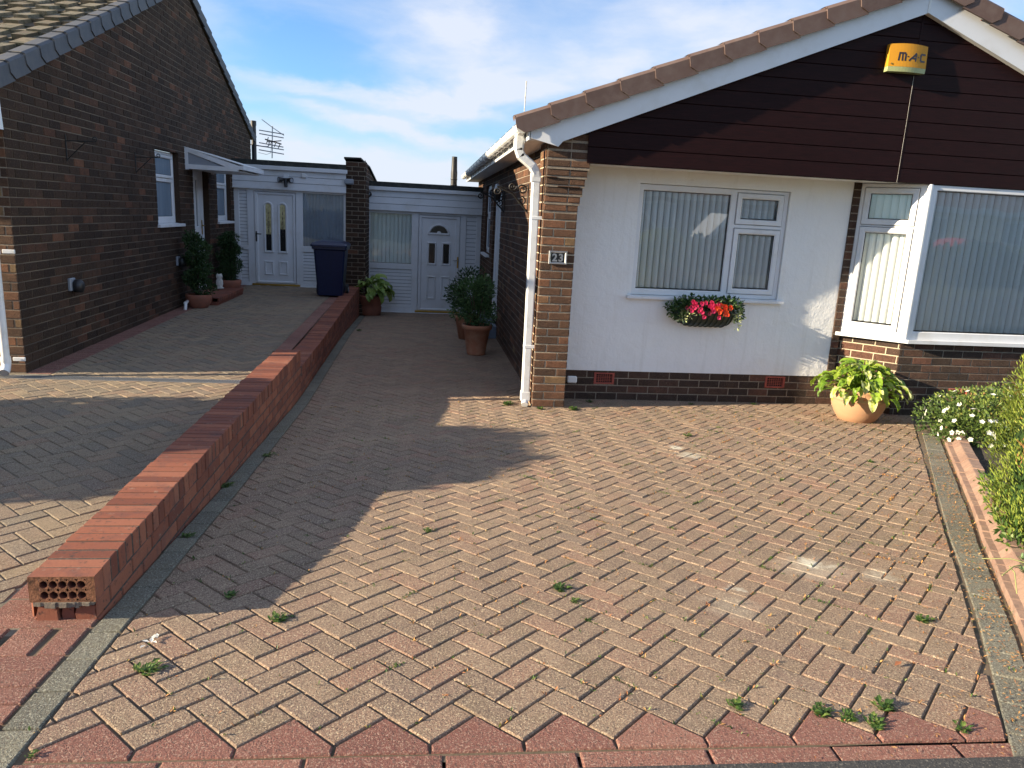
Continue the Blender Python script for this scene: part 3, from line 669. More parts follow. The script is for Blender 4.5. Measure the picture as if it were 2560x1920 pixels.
fw = frame((LX - .09, 0, 0), (0, 1, 0), (0, 0, 1), (1, 0, 0)); mb = MB(); slab(mb, fw, (D1[0] + .005, D1[1], D1[2] - .005, D1[3]), [(D1[0] + .07, D1[1] + .04, D1[2] - .07, D1[3] - .06)], -.05, 0, 'upvc'); dr = mb.build('door', t)
mb = MB(); slab(mb, fw, (D1[0] + .072, D1[1] + .042, D1[2] - .072, D1[3] - .062), [(12.68, 1.12, 12.80, 1.86), (12.98, 1.12, 13.1, 1.86)], -.05, -.006, 'upvc', ch=.015); mb.build('leaf', dr)
mb = MB(); mb.box(12.67, 12.81, 0, .01, 1.1, 1.88, 'lead_glass_dark', fr=lambda a, b, c: (LX - .135 + b, a, c)); mb.box(12.97, 13.11, 0, .01, 1.1, 1.88, 'lead_glass_dark', fr=lambda a, b, c: (LX - .135 + b, a, c)); mb.build('glazing', dr)
mb = MB(); mb.cbox(LX - .095, LX - .085, 13.21, 13.25, .98, 1.22, 'brass'); mb.tube([(LX - .09, 13.23, 1.13), (LX - .05, 13.23, 1.13), (LX - .045, 13.12, 1.13)], .009, 'brass', 8); mb.build('handle', dr)
mb = MB(); mb.prism([(LX - .1, 11.85), (-3.12, 11.85), (-3.12, 13.5), (LX - .1, 13.5)], lambda u, v, d: Vector((u, v, d)), -.08, .075, 'brick_red', .2); y = 11.85
while y < 13.45: mb.cbox(-3.2, -3.1, y, y + .1, .02, .083, 'brick_red', R.random() * .5); y += .108
mb.build('doorstep', t)
mb = MB(); pp = [(-3.62, 11.99, .0), (-3.5, 11.92, -.0), (-3.45, 11.42, -.012), (-3.45, 11.36, -.02), (-3.44, 11.33, -.05), (-3.44, 11.3, -.115)]; pp = [(a, b, c + .07) for a, b, c in pp]; mb.tube(pp, .022, 'gutter_plastic', 12); mb.tube([(pp[3][0], pp[3][1] + .03, pp[3][2]), (pp[3][0], pp[3][1] - .005, pp[3][2])], .027, 'gutter_plastic', 12); mb.build('waste_pipe', t)
# TV mast flue stack beyond the gable
t2 = thing('flue_pipe', (-3.62, 17.0, 2.0), 'black flue pipe rising at the foot of the dark brick gable roof', 'flue', 'black flue pipes above the flat roofs')
mb = MB(); mb.tube([(-3.60, 16.95, 1.6), (-3.60, 16.95, 3.22)], .052, 'black_plastic', 16); mb.build('pipe', t2); mb = MB(); mb.tube([(-3.60, 16.95, 3.14), (-3.60, 16.95, 3.235)], .06, 'black_plastic', 16); mb.build('collar', t2); mb = MB(); mb.tube([(-3.60, 16.95, 2.9), (-3.60, 16.95, 2.93)], .058, 'black_plastic', 16); mb.build('collar', t2)
# aerial
t2 = thing('tv_aerial', (-3.24, 17, 2.5), 'grey television aerial with rows of horizontal rods beside the left flue', 'aerial')
AZ = 17.0
mb = MB(); mb.tube([(-3.24, AZ, 2.50), (-3.22, AZ, 3.16)], .011, 'dull_alu', 8); mb.build('mast', t2)
mb = MB(); mb.tube([(-3.72, AZ, 2.76), (-3.42, AZ, 2.73), (-3.33, AZ, 2.73), (-3.30, AZ, 2.76), (-3.29, AZ, 2.86)], .012, 'dull_alu', 8); mb.build('arm', t2)
for (x0, z0, x1, z1) in ((-3.49, 3.055, -2.995, 3.01), (-3.485, 2.985, -3.0, 2.935), (-3.495, 2.80, -3.01, 2.745), (-3.49, 2.735, -3.0, 2.69), (-3.5, 2.655, -3.0, 2.60)):
    mb = MB(); mb.tube([(x0, AZ - .05, z0), (x1, AZ + .05, z1)], .011, 'dull_alu', 6); mb.build('rod', t2)
mb = MB(); mb.tube([(-3.42, AZ - .1, 3.27), (-3.22, AZ, 3.13), (-3.0, AZ + .1, 2.99)], .008, 'dull_alu', 6); mb.build('boom', t2)
mb = MB(); 
for k in range(4): mb.tube([(-3.3 + .08 * k, AZ - .05, 2.92 - .04 * k), (-3.36 + .08 * k, AZ + .05, 2.80 - .03 * k)], .009, 'dull_alu', 6)
mb.tube([(-3.38, AZ, 2.88), (-3.04, AZ, 2.80)], .014, 'black_plastic', 6); mb.tube([(-3.34, AZ, 2.83), (-3.04, AZ, 2.87)], .01, 'black_plastic', 6); mb.build('dipole', t2)
mb = MB(); mb.tube([(-3.24, AZ, 2.8), (-3.27, AZ, 2.6), (-3.36, AZ, 2.57), (-3.52, AZ, 2.6)], .004, 'black_plastic', 6); mb.build('cable', t2)
# door canopy
t2 = thing('door_canopy', (LX, 12.9, 2.0), 'white sloping canopy over the side door of the dark brick bungalow', 'canopy')
fc = lambda u, v, d: Vector((LX + u, 12.15 + d, v))
for y0 in (12.15, 13.55):
    mb = MB(); fc = lambda u, v, d, y0=y0: Vector((LX + u, y0 + d, v))
    mb.prism([(.0, 1.99), (.05, 1.99), (.05, 2.3), (.0, 2.3)], lambda u, v, d: fc(u, v, -d), -.03, .02, 'upvc')
    mb.prism([(.05, 2.0), (.78, 2.0), (.78, 2.06), (.05, 2.07)], lambda u, v, d: fc(u, v, -d), -.03, .02, 'upvc')
    mb.prism([(.05, 2.245), (.60, 2.06), (.78, 2.061), (.78, 2.09), (.05, 2.3)], lambda u, v, d: fc(u, v, -d), -.028, .018, 'upvc'); mb.prism([(.05, 2.07), (.55, 2.06), (.05, 2.245)], lambda u, v, d: fc(u, v, -d), 0, .004, 'grey_plastic'); mb.build('side_bracket', t2)
mb = MB(); A = [(LX, 12.13, 2.31), (LX + .86, 12.13, 2.09), (LX + .86, 13.6, 2.09), (LX, 13.6, 2.31)]; mb.mesh(A + [(a, b, c + .012) for a, b, c in A], [(3, 2, 1, 0), (4, 5, 6, 7), (0, 1, 5, 4), (1, 2, 6, 5), (2, 3, 7, 6), (3, 0, 4, 7)], 'upvc_old')
mb.box(LX + .78, LX + .86, 12.13, 13.6, 2.03, 2.088, 'upvc'); mb.build('canopy_sheet', t2)
mb = MB(); mb.box(LX + .05, LX + .8, 12.19, 13.52, 2.0, 2.012, 'upvc_old'); mb.build('soffit', t2)
# outside lights, iron brackets
for (y, z, lb) in ((8.13, .62, 'black bulkhead light with grey back box, nearer one on the dark brick wall'), (11.55, .64, 'black bulkhead light low on the dark brick wall beside the first spiral topiary pot')):
    t2 = thing('outdoor_light', (LX, y, z), lb, 'wall light', 'bulkhead lights on the dark brick wall')
    mb = MB(); mb.cbox(LX, LX + .03, y - .06, y + .06, z - .055, z + .075, 'grey_plastic', c=.006); mb.build('back_box', t2)
    mb = MB(); mb.lathe([(.0, .06), (.03, .058), (.055, .03), (.06, -.02), (.045, -.07), (0, -.075)], (LX + .065, y + .03, z), 'black_plastic', 14, sy=1.1); mb.build('lamp_head', t2)
def spiral(c, r, turns, a0, ax, ay, n=22, k=.16):
    P = []
    for i in range(n + 1): a = a0 + turns * 2 * PI * i / n; rr = r * (1 - (1 - k) * i / n); P.append(Vector(c) + Vector(ax) * rr * math.cos(a) + Vector(ay) * rr * math.sin(a))
    return P
for (y, z, lb) in ((8.25, 2.06, 'thin black iron basket bracket high on the near part of the dark brick gable wall'), (10.1, 2.03, 'thin black iron basket bracket on the dark brick wall left of the first side window')):
    t2 = thing('iron_bracket', (LX, y, z), lb, 'bracket', 'basket brackets on the dark brick wall')
    mb = MB(); mb.tube([(LX + .015, y, z + .06), (LX + .015, y, z - .2)], .006, 'black_iron', 6); mb.build('back_bar', t2)
    mb = MB(); mb.tube([(LX + .015, y, z), (LX + .28, y + .02, z + .01)], .006, 'black_iron', 6); mb.tube([(LX + .02, y, z - .18), (LX + .2, y + .01, z)], .006, 'black_iron', 6); mb.tube(spiral((LX + .28, y + .02, z + .035), .028, 1.2, -PI / 2, (1, 0, 0), (0, 0, 1)), .005, 'black_iron', 6); mb.build('scroll_arm', t2)
# ------------------------------------------------------------------ LINKS
def uni(parent, name, mbf):
    mb = MB(); mbf(mb); return mb.build(name, parent)
def boards(mb, fr, u0, u1, v0, v1, n, mat='upvc', d=0, lip=.006):
    lip = lip * 2
    h = (v1 - v0) / n
    for i in range(n):
        a = v0 + i * h; b = a + h; mb.face([fr(u, v, dd) for u, v, dd in ((u0, a + .004, d + lip), (u1, a + .004, d + lip), (u1, b - .006, d + lip * .6), (u0, b - .006, d + lip * .6))], mat)
        mb.face([fr(u, v, dd) for u, v, dd in ((u0, a, d - .004), (u1, a, d - .004), (u1, a + .004, d + lip), (u0, a + .004, d + lip))], 'groove_shade')
        mb.face([fr(u, v, dd) for u, v, dd in ((u0, b - .006, d + lip * .6), (u1, b - .006, d + lip * .6), (u1, b, d - .004), (u0, b, d - .004))], 'groove_shade')
# left link
LK = 15.05; ks = LK / 14.2
lx = lambda x: x * ks; lz = lambda z: 1.55 + (z - 1.55) * ks
t = thing('porch', (-2.5, LK, 0), 'white porch front with a twin arched glass door, left of the brick pier', 'porch', 'white porch fronts between the bungalows')
fr = frame((0, LK, 0), (1, 0, 0))
uni(t, 'roof_deck', lambda mb: (mb.box(LX - .0, lx(-1.40), LK - .1, 21, lz(2.213), lz(2.30), 'roof_felt')))
uni(t, 'fascia', lambda mb: mb.cbox(LX, lx(-1.372), LK - .13, LK - .10, lz(2.14), lz(2.21), 'upvc'))
def f(mb):
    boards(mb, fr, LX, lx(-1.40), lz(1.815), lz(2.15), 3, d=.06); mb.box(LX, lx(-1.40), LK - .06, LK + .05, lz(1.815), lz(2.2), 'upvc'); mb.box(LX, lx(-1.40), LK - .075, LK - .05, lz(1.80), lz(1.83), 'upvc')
uni(t, 'fascia_boards', f)
zb = gL(LK) + .0
dl = (lx(-3.041), lz(.106), lx(-2.31), lz(1.755)); wn = (lx(-2.182), lz(.808), lx(-1.452), lz(1.76)); pn = (lx(-2.185), lz(.12), lx(-1.452), lz(.704)); s1 = (lx(-3.305), lz(.786), lx(-3.169), lz(1.76)); s2 = (lx(-3.305), lz(.12), lx(-3.169), lz(.70))
uni(t, 'main_frame', lambda mb: slab(mb, fr, (LX, lz(.05), lx(-1.39), lz(1.815)), [dl, wn, pn, s1, s2], -.05, 0, 'upvc'))
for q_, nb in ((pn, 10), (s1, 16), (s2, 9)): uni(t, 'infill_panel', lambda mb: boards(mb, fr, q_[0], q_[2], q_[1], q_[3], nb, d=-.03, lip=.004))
uni(t, 'pane', lambda mb: mb.face([fr(u, v, -.03) for u, v in rect(*wn)], 'glass'))
uni(t, 'net_curtain', lambda mb: mb.mesh([fr(wn[0] + (wn[2] - wn[0]) * i / 60, v, -.06 + .008 * math.sin(i * 1.3)) for v in (wn[1], wn[3]) for i in range(61)], [(i, i + 1, i + 62, i + 61) for i in range(60)], 'net_curtain', .5, True))
uni(t, 'inner_wall', lambda mb: mb.face([fr(u, v, -.4) for u, v in rect(LX, -.1, lx(-1.39), 2.2)], 'room_dark'))
uni(t, 'threshold', lambda mb: (mb.cbox(lx(-3.1), lx(-2.24), LK - .045, LK + .0, lz(.062), lz(.098), 'brass'), mb.cbox(lx(-3.2), lx(-1.5), LK - .055, LK + .0, lz(.03), lz(.06), 'upvc')))
def arch(u0, u1, v0, v1, n=10):
    r = (u1 - u0) / 2; c = (u0 + u1) / 2; return [(u0, v0), (u1, v0)] + [(c + r * math.cos(PI * i / n), v1 - r + r * math.sin(PI * i / n)) for i in range(n + 1)]
g1 = (lx(-2.842), lx(-2.75), lz(.706), lz(1.545)); g2 = (lx(-2.59), lx(-2.498), lz(.704), lz(1.54))
dr = uni(t, 'door', lambda mb: (slab(mb, fr, (dl[0] + .008, dl[1] + .008, dl[2] - .008, dl[3] - .008), [(dl[0] + .07, dl[1] + .05, dl[2] - .06, dl[3] - .06)], -.05, .012, 'upvc', ch=.018), mb.box(dl[0] + .07, dl[2] - .06, LK + .01, LK + .04, dl[1] + .05, dl[3] - .06, 'upvc')))
fd = frame((0, LK + .01, 0), (1, 0, 0))
def f(mb):
    for g in (g1, g2): ring(mb, fd, arch(g[0] - .045, g[1] + .045, g[2] - .045, g[3] + .045), .042, .026, 'upvc')
    for a, b in ((-2.879, -2.714), (-2.623, -2.458)): ring(mb, fd, rect(lx(a), lz(.26), lx(b), lz(.52)), .035, .022, 'upvc')
uni(dr, 'mouldings', f)
for g, zc in ((g1, lz(1.0)), (g2, lz(1.1))): uni(dr, 'arched_glass', lambda mb: (mb.face([fd(u, v, .004) for u, v in clip(arch(*g), 0, -1, -zc)], 'lead_glass_lit'), mb.face([fd(u, v, .004) for u, v in clip(arch(*g), 0, 1, zc)], 'lead_glass_dark')))  # upper glass coloured as if lit from indoors, lower part dark
def f(mb):
    for g in (g1, g2):
        c = (g[0] + g[1]) / 2
        for zc, hh, ww in ((lz(1.17), .16, .03), (lz(1.17), .08, .014), (lz(1.38), .03, .008), (lz(1.02), .08, .02)):
            P = [(c, zc - hh), (c + ww, zc), (c, zc + hh), (c - ww, zc)]
            for i in range(4): mb.tube([fd(*P[i], .007), fd(*P[(i + 1) % 4], .007)], .0028, 'black_iron', 4)
        mb.tube([fd(c, lz(1.5), .007), fd(c, lz(.8), .007)], .0022, 'black_iron', 4)
uni(dr, 'leading', f)
hx = lx(-3.012); uni(dr, 'handle', lambda mb: (mb.cbox(hx - .014, hx + .014, LK - .018, LK - .006, lz(.86), lz(1.045), 'black_iron'), mb.tube([(hx, LK - .015, lz(1.0)), (hx, LK - .055, lz(1.0)), (hx + .1, LK - .055, lz(.998))], .009, 'black_iron', 8)))
# security light with camera, alarm box on left fascia
t2 = thing('security_light', (lx(-2.45), LK - .08, lz(1.95)), 'black twin head security light with camera on the white porch fascia', 'security light')
cx, cz = lx(-2.452), lz(1.97)
uni(t2, 'mount', lambda mb: (mb.cbox(cx - .05, cx + .04, LK - .1, LK - .06, cz + .03, cz + .12, 'upvc', c=.004), mb.tube([(cx, LK - .09, cz), (cx, LK - .16, cz)], .03, 'black_plastic', 10)))
for sg in (-1, 1): uni(t2, 'lamp_head', lambda mb: (mb.tube([(cx + sg * .03, LK - .14, cz + .02), (cx + sg * .075, LK - .18, cz + .005), (cx + sg * .12, LK - .215, cz)], [.02, .045, .052], 'black_plastic', 14), mb.tube([(cx + sg * .12, LK - .215, cz), (cx + sg * .123, LK - .2175, cz)], .038, 'grey_plastic', 14)))
uni(t2, 'camera_body', lambda mb: mb.tube([(cx, LK - .15, cz + .03), (cx + .005, LK - .17, cz - .05), (cx + .01, LK - .2, cz - .12)], [.04, .036, .03], 'black_plastic', 12))
t2 = thing('junction_box', (lx(-2.145), LK - .08, lz(2.07)), 'small square white box on the porch fascia right of the security light', 'box'); bx_, bz_ = lx(-2.142), lz(2.071)
uni(t2, 'case', lambda mb: mb.cbox(bx_ - .045, bx_ + .045, LK - .1, LK - .06, bz_ - .045, bz_ + .045, 'upvc', c=.006)); uni(t2, 'cover', lambda mb: mb.cbox(bx_ - .034, bx_ + .034, LK - .106, LK - .099, bz_ - .034, bz_ + .034, 'upvc_old', c=.003))
# pier and parapet
t = thing('brick_pier', (-1.25, 15, -.3), 'tall dark brick pier with sloping parapet between the two white porches', 'pier')
PX0, PX1, PXc = -1.49, -1.105, -1.255; PY = 15.0
mb = MB(); brickwork(mb, frame((PX0, PY, 0), (1, 0, 0)), rect(0, -.7, PX1 - PX0, 2.42), (), 'brick_dark', 'mortar', v0=-.5, phase=0, bl=.24)
brickwork(mb, frame((PX1, PY, 0), (0, 1, 0), (0, 0, 1), (1, 0, 0)), rect(0, -.7, .95, 2.2), (), 'brick_dark', 'mortar', v0=-.5)
brickwork(mb, frame((-1.13, PY, 0), (0, 1, 0), (0, 0, 1), (1, 0, 0)), [(.0, 2.0), (5.6, 1.7), (5.6, 1.95), (0.0, 2.46)][0:4], (), 'brick_dark', 'mortar', v0=-.5)
mb.face([(PX0, PY, 2.42), (PX1, PY, 2.42), (PX1, PY + .4, 2.42), (PX0, PY + .4, 2.42)], 'brick_dark')
mb.box(PX0, -1.135, PY + .02, 20.6, 1.7, 1.98, 'brick_dark'); mb.build('shaft', t)
mb = MB(); A = [(PX0 - .03, PY - .04, 2.46), (-1.20, PY - .04, 2.465), (-1.09, PY + .9, 2.36), (-1.09, 20.6, 1.98), (PX0 - .03, 20.6, 1.98), (PX0 - .03, PY + .9, 2.38)]
mb.face([(a, b, c + .03) for a, b, c in A], 'roof_felt')
for i in range(6): j = (i + 1) % 6; mb.face([A[i], A[j], (A[j][0], A[j][1], A[j][2] + .03), (A[i][0], A[i][1], A[i][2] + .03)], 'roof_felt')
mb.face(A[::-1], 'roof_felt'); mb.build('parapet_coping', t)
t2 = thing('wall_box', (-1.42, 14.95, 2.03), 'grey horizontal box fixed on the brick pier beside the left porch fascia', 'box')
uni(t2, 'case', lambda mb: mb.cbox(-1.5, -1.34, 14.9, 15.0, 1.985, 2.085, 'grey_plastic', c=.008)); uni(t2, 'lid', lambda mb: mb.cbox(-1.51, -1.33, 14.89, 14.905, 2.0, 2.07, 'grey_plastic', c=.004))
# right link
RK = 15.9; kr = RK / 14.2
rx = lambda x: x * kr; rz = lambda z: 1.55 + (z - 1.55) * kr
t = thing('porch', (0, RK, -.5), 'white panelled porch front with a fanlight door and blind window, beside the bungalow side wall', 'porch', 'white porch fronts between the bungalows')
fr = frame((0, RK, 0), (1, 0, 0)); XL, XR = -1.19, 1.235
uni(t, 'roof_deck', lambda mb: mb.box(-1.13, 1.235, RK - .1, 21, rz(1.957), rz(2.045), 'roof_felt'))
uni(t, 'fascia', lambda mb: mb.cbox(XL - .0, XR, RK - .13, RK - .1, rz(1.89), rz(1.955), 'upvc'))
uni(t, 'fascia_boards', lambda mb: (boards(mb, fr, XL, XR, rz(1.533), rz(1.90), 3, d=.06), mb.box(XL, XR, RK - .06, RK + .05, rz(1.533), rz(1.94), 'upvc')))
dl = (rx(-.07), rz(-.30), rx(.705), rz(1.488)); wn = (rx(-.967), rz(.567), rx(-.20), rz(1.484)); pn = (rx(-.967), rz(-.254), rx(-.187), rz(.461)); s1 = (rx(.825), rz(.548), rx(1.01), rz(1.49)); s2 = (rx(.825), rz(-.25), rx(1.01), rz(.45))
uni(t, 'main_frame', lambda mb: slab(mb, fr, (XL, rz(-.35), XR, rz(1.533)), [dl, wn, pn, s1, s2], -.05, 0, 'upvc'))
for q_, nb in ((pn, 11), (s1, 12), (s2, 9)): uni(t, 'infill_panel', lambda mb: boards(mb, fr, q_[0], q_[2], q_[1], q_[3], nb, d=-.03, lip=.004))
uni(t, 'pane', lambda mb: mb.face([fr(u, v, -.03) for u, v in rect(*wn)], 'glass'))
def f(mb):
    u = wn[0] + .03
    while u < wn[2] + .04:
        tt = .62; hw = .048; P = [(u + x * math.cos(tt), -.12 + x * math.sin(tt) + .006 * math.cos(x / hw * 1.5)) for x in (-hw, -hw / 2, 0, hw / 2, hw)]
        mb.mesh([fr(a, wn[1] + .01, b) for a, b in P] + [fr(a, wn[3] + .05, b) for a, b in P], [(q, q + 1, q + 6, q + 5) for q in range(4)], 'blind_fabric', R.random(), True); u += .083
uni(t, 'vertical_blind', f)
uni(t, 'inner_wall', lambda mb: mb.face([fr(u, v, -.6) for u, v in rect(XL, -.6, XR, 2.0)], 'room_dark'))
uni(t, 'threshold', lambda mb: (mb.cbox(rx(-.11), rx(.75), RK - .045, RK, rz(-.335), rz(-.30), 'brass'), mb.cbox(XL + .05, XR, RK - .055, RK, rz(-.365), rz(-.338), 'upvc')))
dr = uni(t, 'door', lambda mb: (slab(mb, fr, (dl[0] + .008, dl[1] + .008, dl[2] - .008, dl[3] - .008), [(dl[0] + .075, dl[1] + .05, dl[2] - .09, dl[3] - .065)], -.05, .012, 'upvc', ch=.018), mb.box(dl[0] + .07, dl[2] - .085, RK + .01, RK + .04, dl[1] + .045, dl[3] - .06, 'upvc')))
fd = frame((0, RK + .01, 0), (1, 0, 0)); ac = rx(.31); aw = .235
half = [(ac + aw * math.cos(PI * i / 14), rz(1.13) + aw * 1.0 * math.sin(PI * i / 14)) for i in range(15)]
def f(mb):
    ring(mb, fd, half, .045, .026, 'upvc')
    for a, b in ((.10, .275), (.368, .543)): ring(mb, fd, rect(rx(a), rz(.57), rx(b), rz(1.0)), .038, .022, 'upvc'); ring(mb, fd, rect(rx(a), rz(-.08), rx(b), rz(.365)), .038, .022, 'upvc')
    mb.tube([fd(ac, rz(1.165), -.005), fd(ac, rz(1.165), .012)], .045, 'upvc', 14)
uni(dr, 'mouldings', f)
uni(dr, 'fanlight', lambda mb: mb.face([fd(u, v, .004) for u, v in inset(half, .045)], 'lead_glass_dark'))
for a, b in ((.131, .243), (.399, .512)): uni(dr, 'glass_panel', lambda mb: mb.face([fd(u, v, .006) for u, v in rect(rx(a), rz(.605), rx(b), rz(.965))], 'lead_glass_dark'))
hx = rx(.678); uni(dr, 'handle', lambda mb: (mb.cbox(hx - .016, hx + .016, RK - .018, RK - .006, rz(.53), rz(.74), 'brass'), mb.tube([(hx, RK - .015, rz(.672)), (hx, RK - .055, rz(.672)), (hx - .11, RK - .055, rz(.672))], .009, 'alu', 8)))
t2 = thing('dome_camera', (rx(-.99), RK - .1, rz(1.81)), 'small round black camera at the left end of the right porch fascia', 'camera')
uni(t2, 'housing', lambda mb: mb.tube([(rx(-.99), RK - .06, rz(1.81)), (rx(-.99), RK - .13, rz(1.81)), (rx(-.99), RK - .15, rz(1.81))], [.062, .058, .03], 'black_plastic', 18)); uni(t2, 'lens', lambda mb: mb.tube([(rx(-.99), RK - .14, rz(1.81)), (rx(-.99), RK - .155, rz(1.81))], .028, 'grey_plastic', 14))
t2 = thing('flue_pipe', (.62, 16.4, 2.1), 'black flue pipe standing on the flat roof beside the white guttered eaves', 'flue', 'black flue pipes above the flat roofs')
fx, fy = .645, 16.4
uni(t2, 'pipe', lambda mb: mb.lathe([(.066, 0), (.066, .14), (.07, .3), (.062, .38), (.056, .62), (.058, .64), (0, .64)], (fx, fy, 2.08), 'black_iron', 16)); uni(t2, 'collar', lambda mb: mb.lathe([(.06, 0), (.072, .02), (.072, .04), (.06, .06), (.06, .13), (.072, .15), (.072, .17), (.058, .2)], (fx, fy, 2.1), 'black_iron', 16))
# ------------------------------------------------------------------ RIGHT BUNGALOW
RX = 1.24; FY = 7.34; WYY = 7.75; AX = 4.79; SL = .40
t = RH = thing('bungalow', (4.8, 10, -.38), 'bungalow with white rendered wall, dark mahogany clad gable and bay window', 'house')
def uh(n, f): return uni(RH, n, f)
mb = MB(); w = 1.51 - 1.17; fp = frame((1.17, FY, 0), (1, 0, 0)); brickwork(mb, fp, rect(0, -.42, w, 1.60), (), 'brick_rustic', 'mortar_pale', v0=-.375, phase=.0, bl=.235, bias=.08, bev=.006, dep=.007)
fs = frame((1.17, WYY + .1, 0), (0, -1, 0), (0, 0, 1), (-1, 0, 0)); brickwork(mb, fs, rect(.18, -.42, WYY + .1 - FY, 2.26), (), 'brick_rustic', 'mortar_pale', v0=-.375, phase=.29, bl=.235, bias=.15, bev=.006, dep=.004)
fs = frame((1.51, FY, 0), (0, 1, 0), (0, 0, 1), (1, 0, 0)); brickwork(mb, fs, rect(0, -.42, WYY - FY, 1.60), (), 'brick_rustic', 'mortar', v0=-.375)
for k, (dx, z0) in enumerate(((.004, 1.60), (.018, 1.683), (.034, 1.766), (.05, 1.849), (.066, 1.932), (.082, 2.015), (.07, 2.098), (.07, 2.181), (.07, 2.264))):
    fq = frame((1.17, FY - dx * .8, 0), (1, 0, 0)); brickwork(mb, fq, rect(0, z0, w + dx, z0 + .083), (), 'brick_rustic', 'mortar', v0=-.375, phase=.117 * (k % 2), bias=.08, bev=.006, dep=.007)
    mb.box(1.175, 1.17 + w + dx, FY - dx * .8 + .001, WYY, z0 + .001, z0 + .082, 'brick_rustic', .4)
mb.build('corner_pillar', t)
mb = MB(); fsd = frame((RX, 0, 0), (0, -1, 0), (0, 0, 1), (-1, 0, 0)); SD = (12.0, -.22, 13.3, 2.02); SWN = (13.85, .83, 15.0, 2.1)
hl = [(-SD[2], SD[1], -SD[0], SD[3]), (-SWN[2], SWN[1], -SWN[0], SWN[3])]
brickwork(mb, fsd, rect(-17.2, -.8, -7.5, 2.30), hl, 'brick_rustic', 'mortar', v0=-.375, bias=.02, j=.009)
for h in hl: reveal(mb, fsd, h, .12, 'brick_rustic')
brickwork(mb, frame((RX, SD[2], 0), (1, 0, 0)), rect(0, SD[1], .12, SD[3]), (), 'brick_rustic', 'mortar', v0=-.375)
mb.build('side_wall', t)
uh('expansion_joint', lambda mb: mb.box(1.2, 1.235, 7.47, 7.52, -.4, 2.25, 'vent_hole'))
# side door and side window
fw = frame((RX + .07, 0, 0), (0, -1, 0), (0, 0, 1), (-1, 0, 0))
dr = uh('door', lambda mb: (slab(mb, fw, (-SD[2], SD[1], -SD[0], SD[3]), [(-SD[2] + .08, SD[1] + .05, -SD[0] - .08, SD[3] - .08)], -.05, .03, 'upvc'), mb.box(SD[0] + .07, SD[2] - .07, RX + .08, RX + .1, SD[1], SD[3] - .05, 'upvc', fr=lambda a, b, c: (b, a, c))))
uh('doorstep', lambda mb: (mb.cbox(1.0, 1.3, 11.85, 13.35, -.44, -.22, 'doorstep_paint', c=.01)))
def sw(): 
    fw = frame((RX + .05, 0, 0), (0, -1, 0), (0, 0, 1), (-1, 0, 0)); y0, z0, y1, z1 = SWN
    window(RH, fw, (-y1, z0, -y0, z1), [(-y1 + .1, z0 + .78, -y0 - .1, z1 - .09, .045), (-y1 + .1, z0 + .1, -y0 - .1, z0 + .64, .045)], sill=(-y1 - .04, z0 - .05, -y0 + .05, z0, .12), obsc=True)
sw()
# rendered wall, plinth, vents
WIN = (2.247, .79, 3.915, 1.955)
PL = -.055
mb = MB(); fw = frame((0, WYY, 0), (1, 0, 0))
for p in subtract([rect(1.50, PL, 4.62, 2.12)], [WIN]): mb.face([fw(u, v, 0) for u, v in p], 'painted_render')
reveal(mb, fw, WIN, .06, 'painted_render'); mb.face([fw(1.5, PL, 0), fw(4.62, PL, 0), fw(4.62, PL, -.03), fw(1.5, PL, -.03)], 'painted_render'); mb.build('rendered_wall', t)
V1 = (1.913, -.208, 2.144, -.078); V2 = (3.90, -.205, 4.14, -.072)
fpl = frame((0, WYY + .012, 0), (1, 0, 0)); mb = MB(); brickwork(mb, fpl, rect(1.5, -.46, 4.75, PL), (V1, V2), 'brick_plinth', 'mortar', v0=-.388 - .0, phase=.07, bl=.235); mb.build('plinth', t)
def vent(fr, r, parent):
    def f(mb):
        slab(mb, fr, r, [(r[0] + .026, r[1] + .018, r[2] - .026, r[3] - .018)], -.03, .009, 'vent_red', ch=.003); mb.face([fr(u, v, -.02) for u, v in rect(*r)], 'vent_hole')
        for i in range(1, 7): u = r[0] + .03 + (r[2] - r[0] - .06) * i / 7; mb.face([fr(a, b, 0) for a, b in rect(u - .0028, r[1] + .02, u + .0028, r[3] - .02)], 'vent_red'); 
        for i in range(1, 5): v = r[1] + .022 + (r[3] - r[1] - .044) * i / 5; mb.face([fr(a, b, .001) for a, b in rect(r[0] + .03, v - .0028, r[2] - .03, v + .0028)], 'vent_red')
    uni(parent, 'air_brick', f)
vent(fpl, V1, t); vent(fpl, V2, t)
uh('white_cable_box', lambda mb: mb.cbox(1.61, 1.72, WYY - .025, WYY + .01, -.2, -.122, 'upvc_old', c=.012))
# picture window
fwn = frame((0, WYY + .025, 0), (1, 0, 0))
window(t, fwn, (2.25, .795, 3.91, 1.95), [(2.30, .86, 3.262, 1.89, 0), (3.39, 1.645, 3.80, 1.858, .058), (3.39, .90, 3.80, 1.488, .058)], blind=(.0705, .055, .45, .36), sill=(2.20, .755, 3.97, .795, .075))
def room(x0, x1, y0, y1, z0, z1, holes_y):
    mb = MB(); mb.face([(x0, y1, z0), (x1, y1, z0), (x1, y1, z1), (x0, y1, z1)], 'room_dark'); mb.face([(x0, y0, z0), (x0, y1, z0), (x0, y1, z1), (x0, y0, z1)], 'room_dark'); mb.face([(x1, y0, z0), (x1, y1, z0), (x1, y1, z1), (x1, y0, z1)], 'room_dark')
    mb.face([(x0, y0, z0), (x1, y0, z0), (x1, y1, z0), (x0, y1, z0)], 'room_dark'); mb.face([(x0, y0, z1), (x1, y0, z1), (x1, y1, z1), (x0, y1, z1)], 'room_dark'); return mb
room(1.9, 4.6, WYY + .1, WYY + 2.5, .2, 2.3, 0).build('room_inside', t)
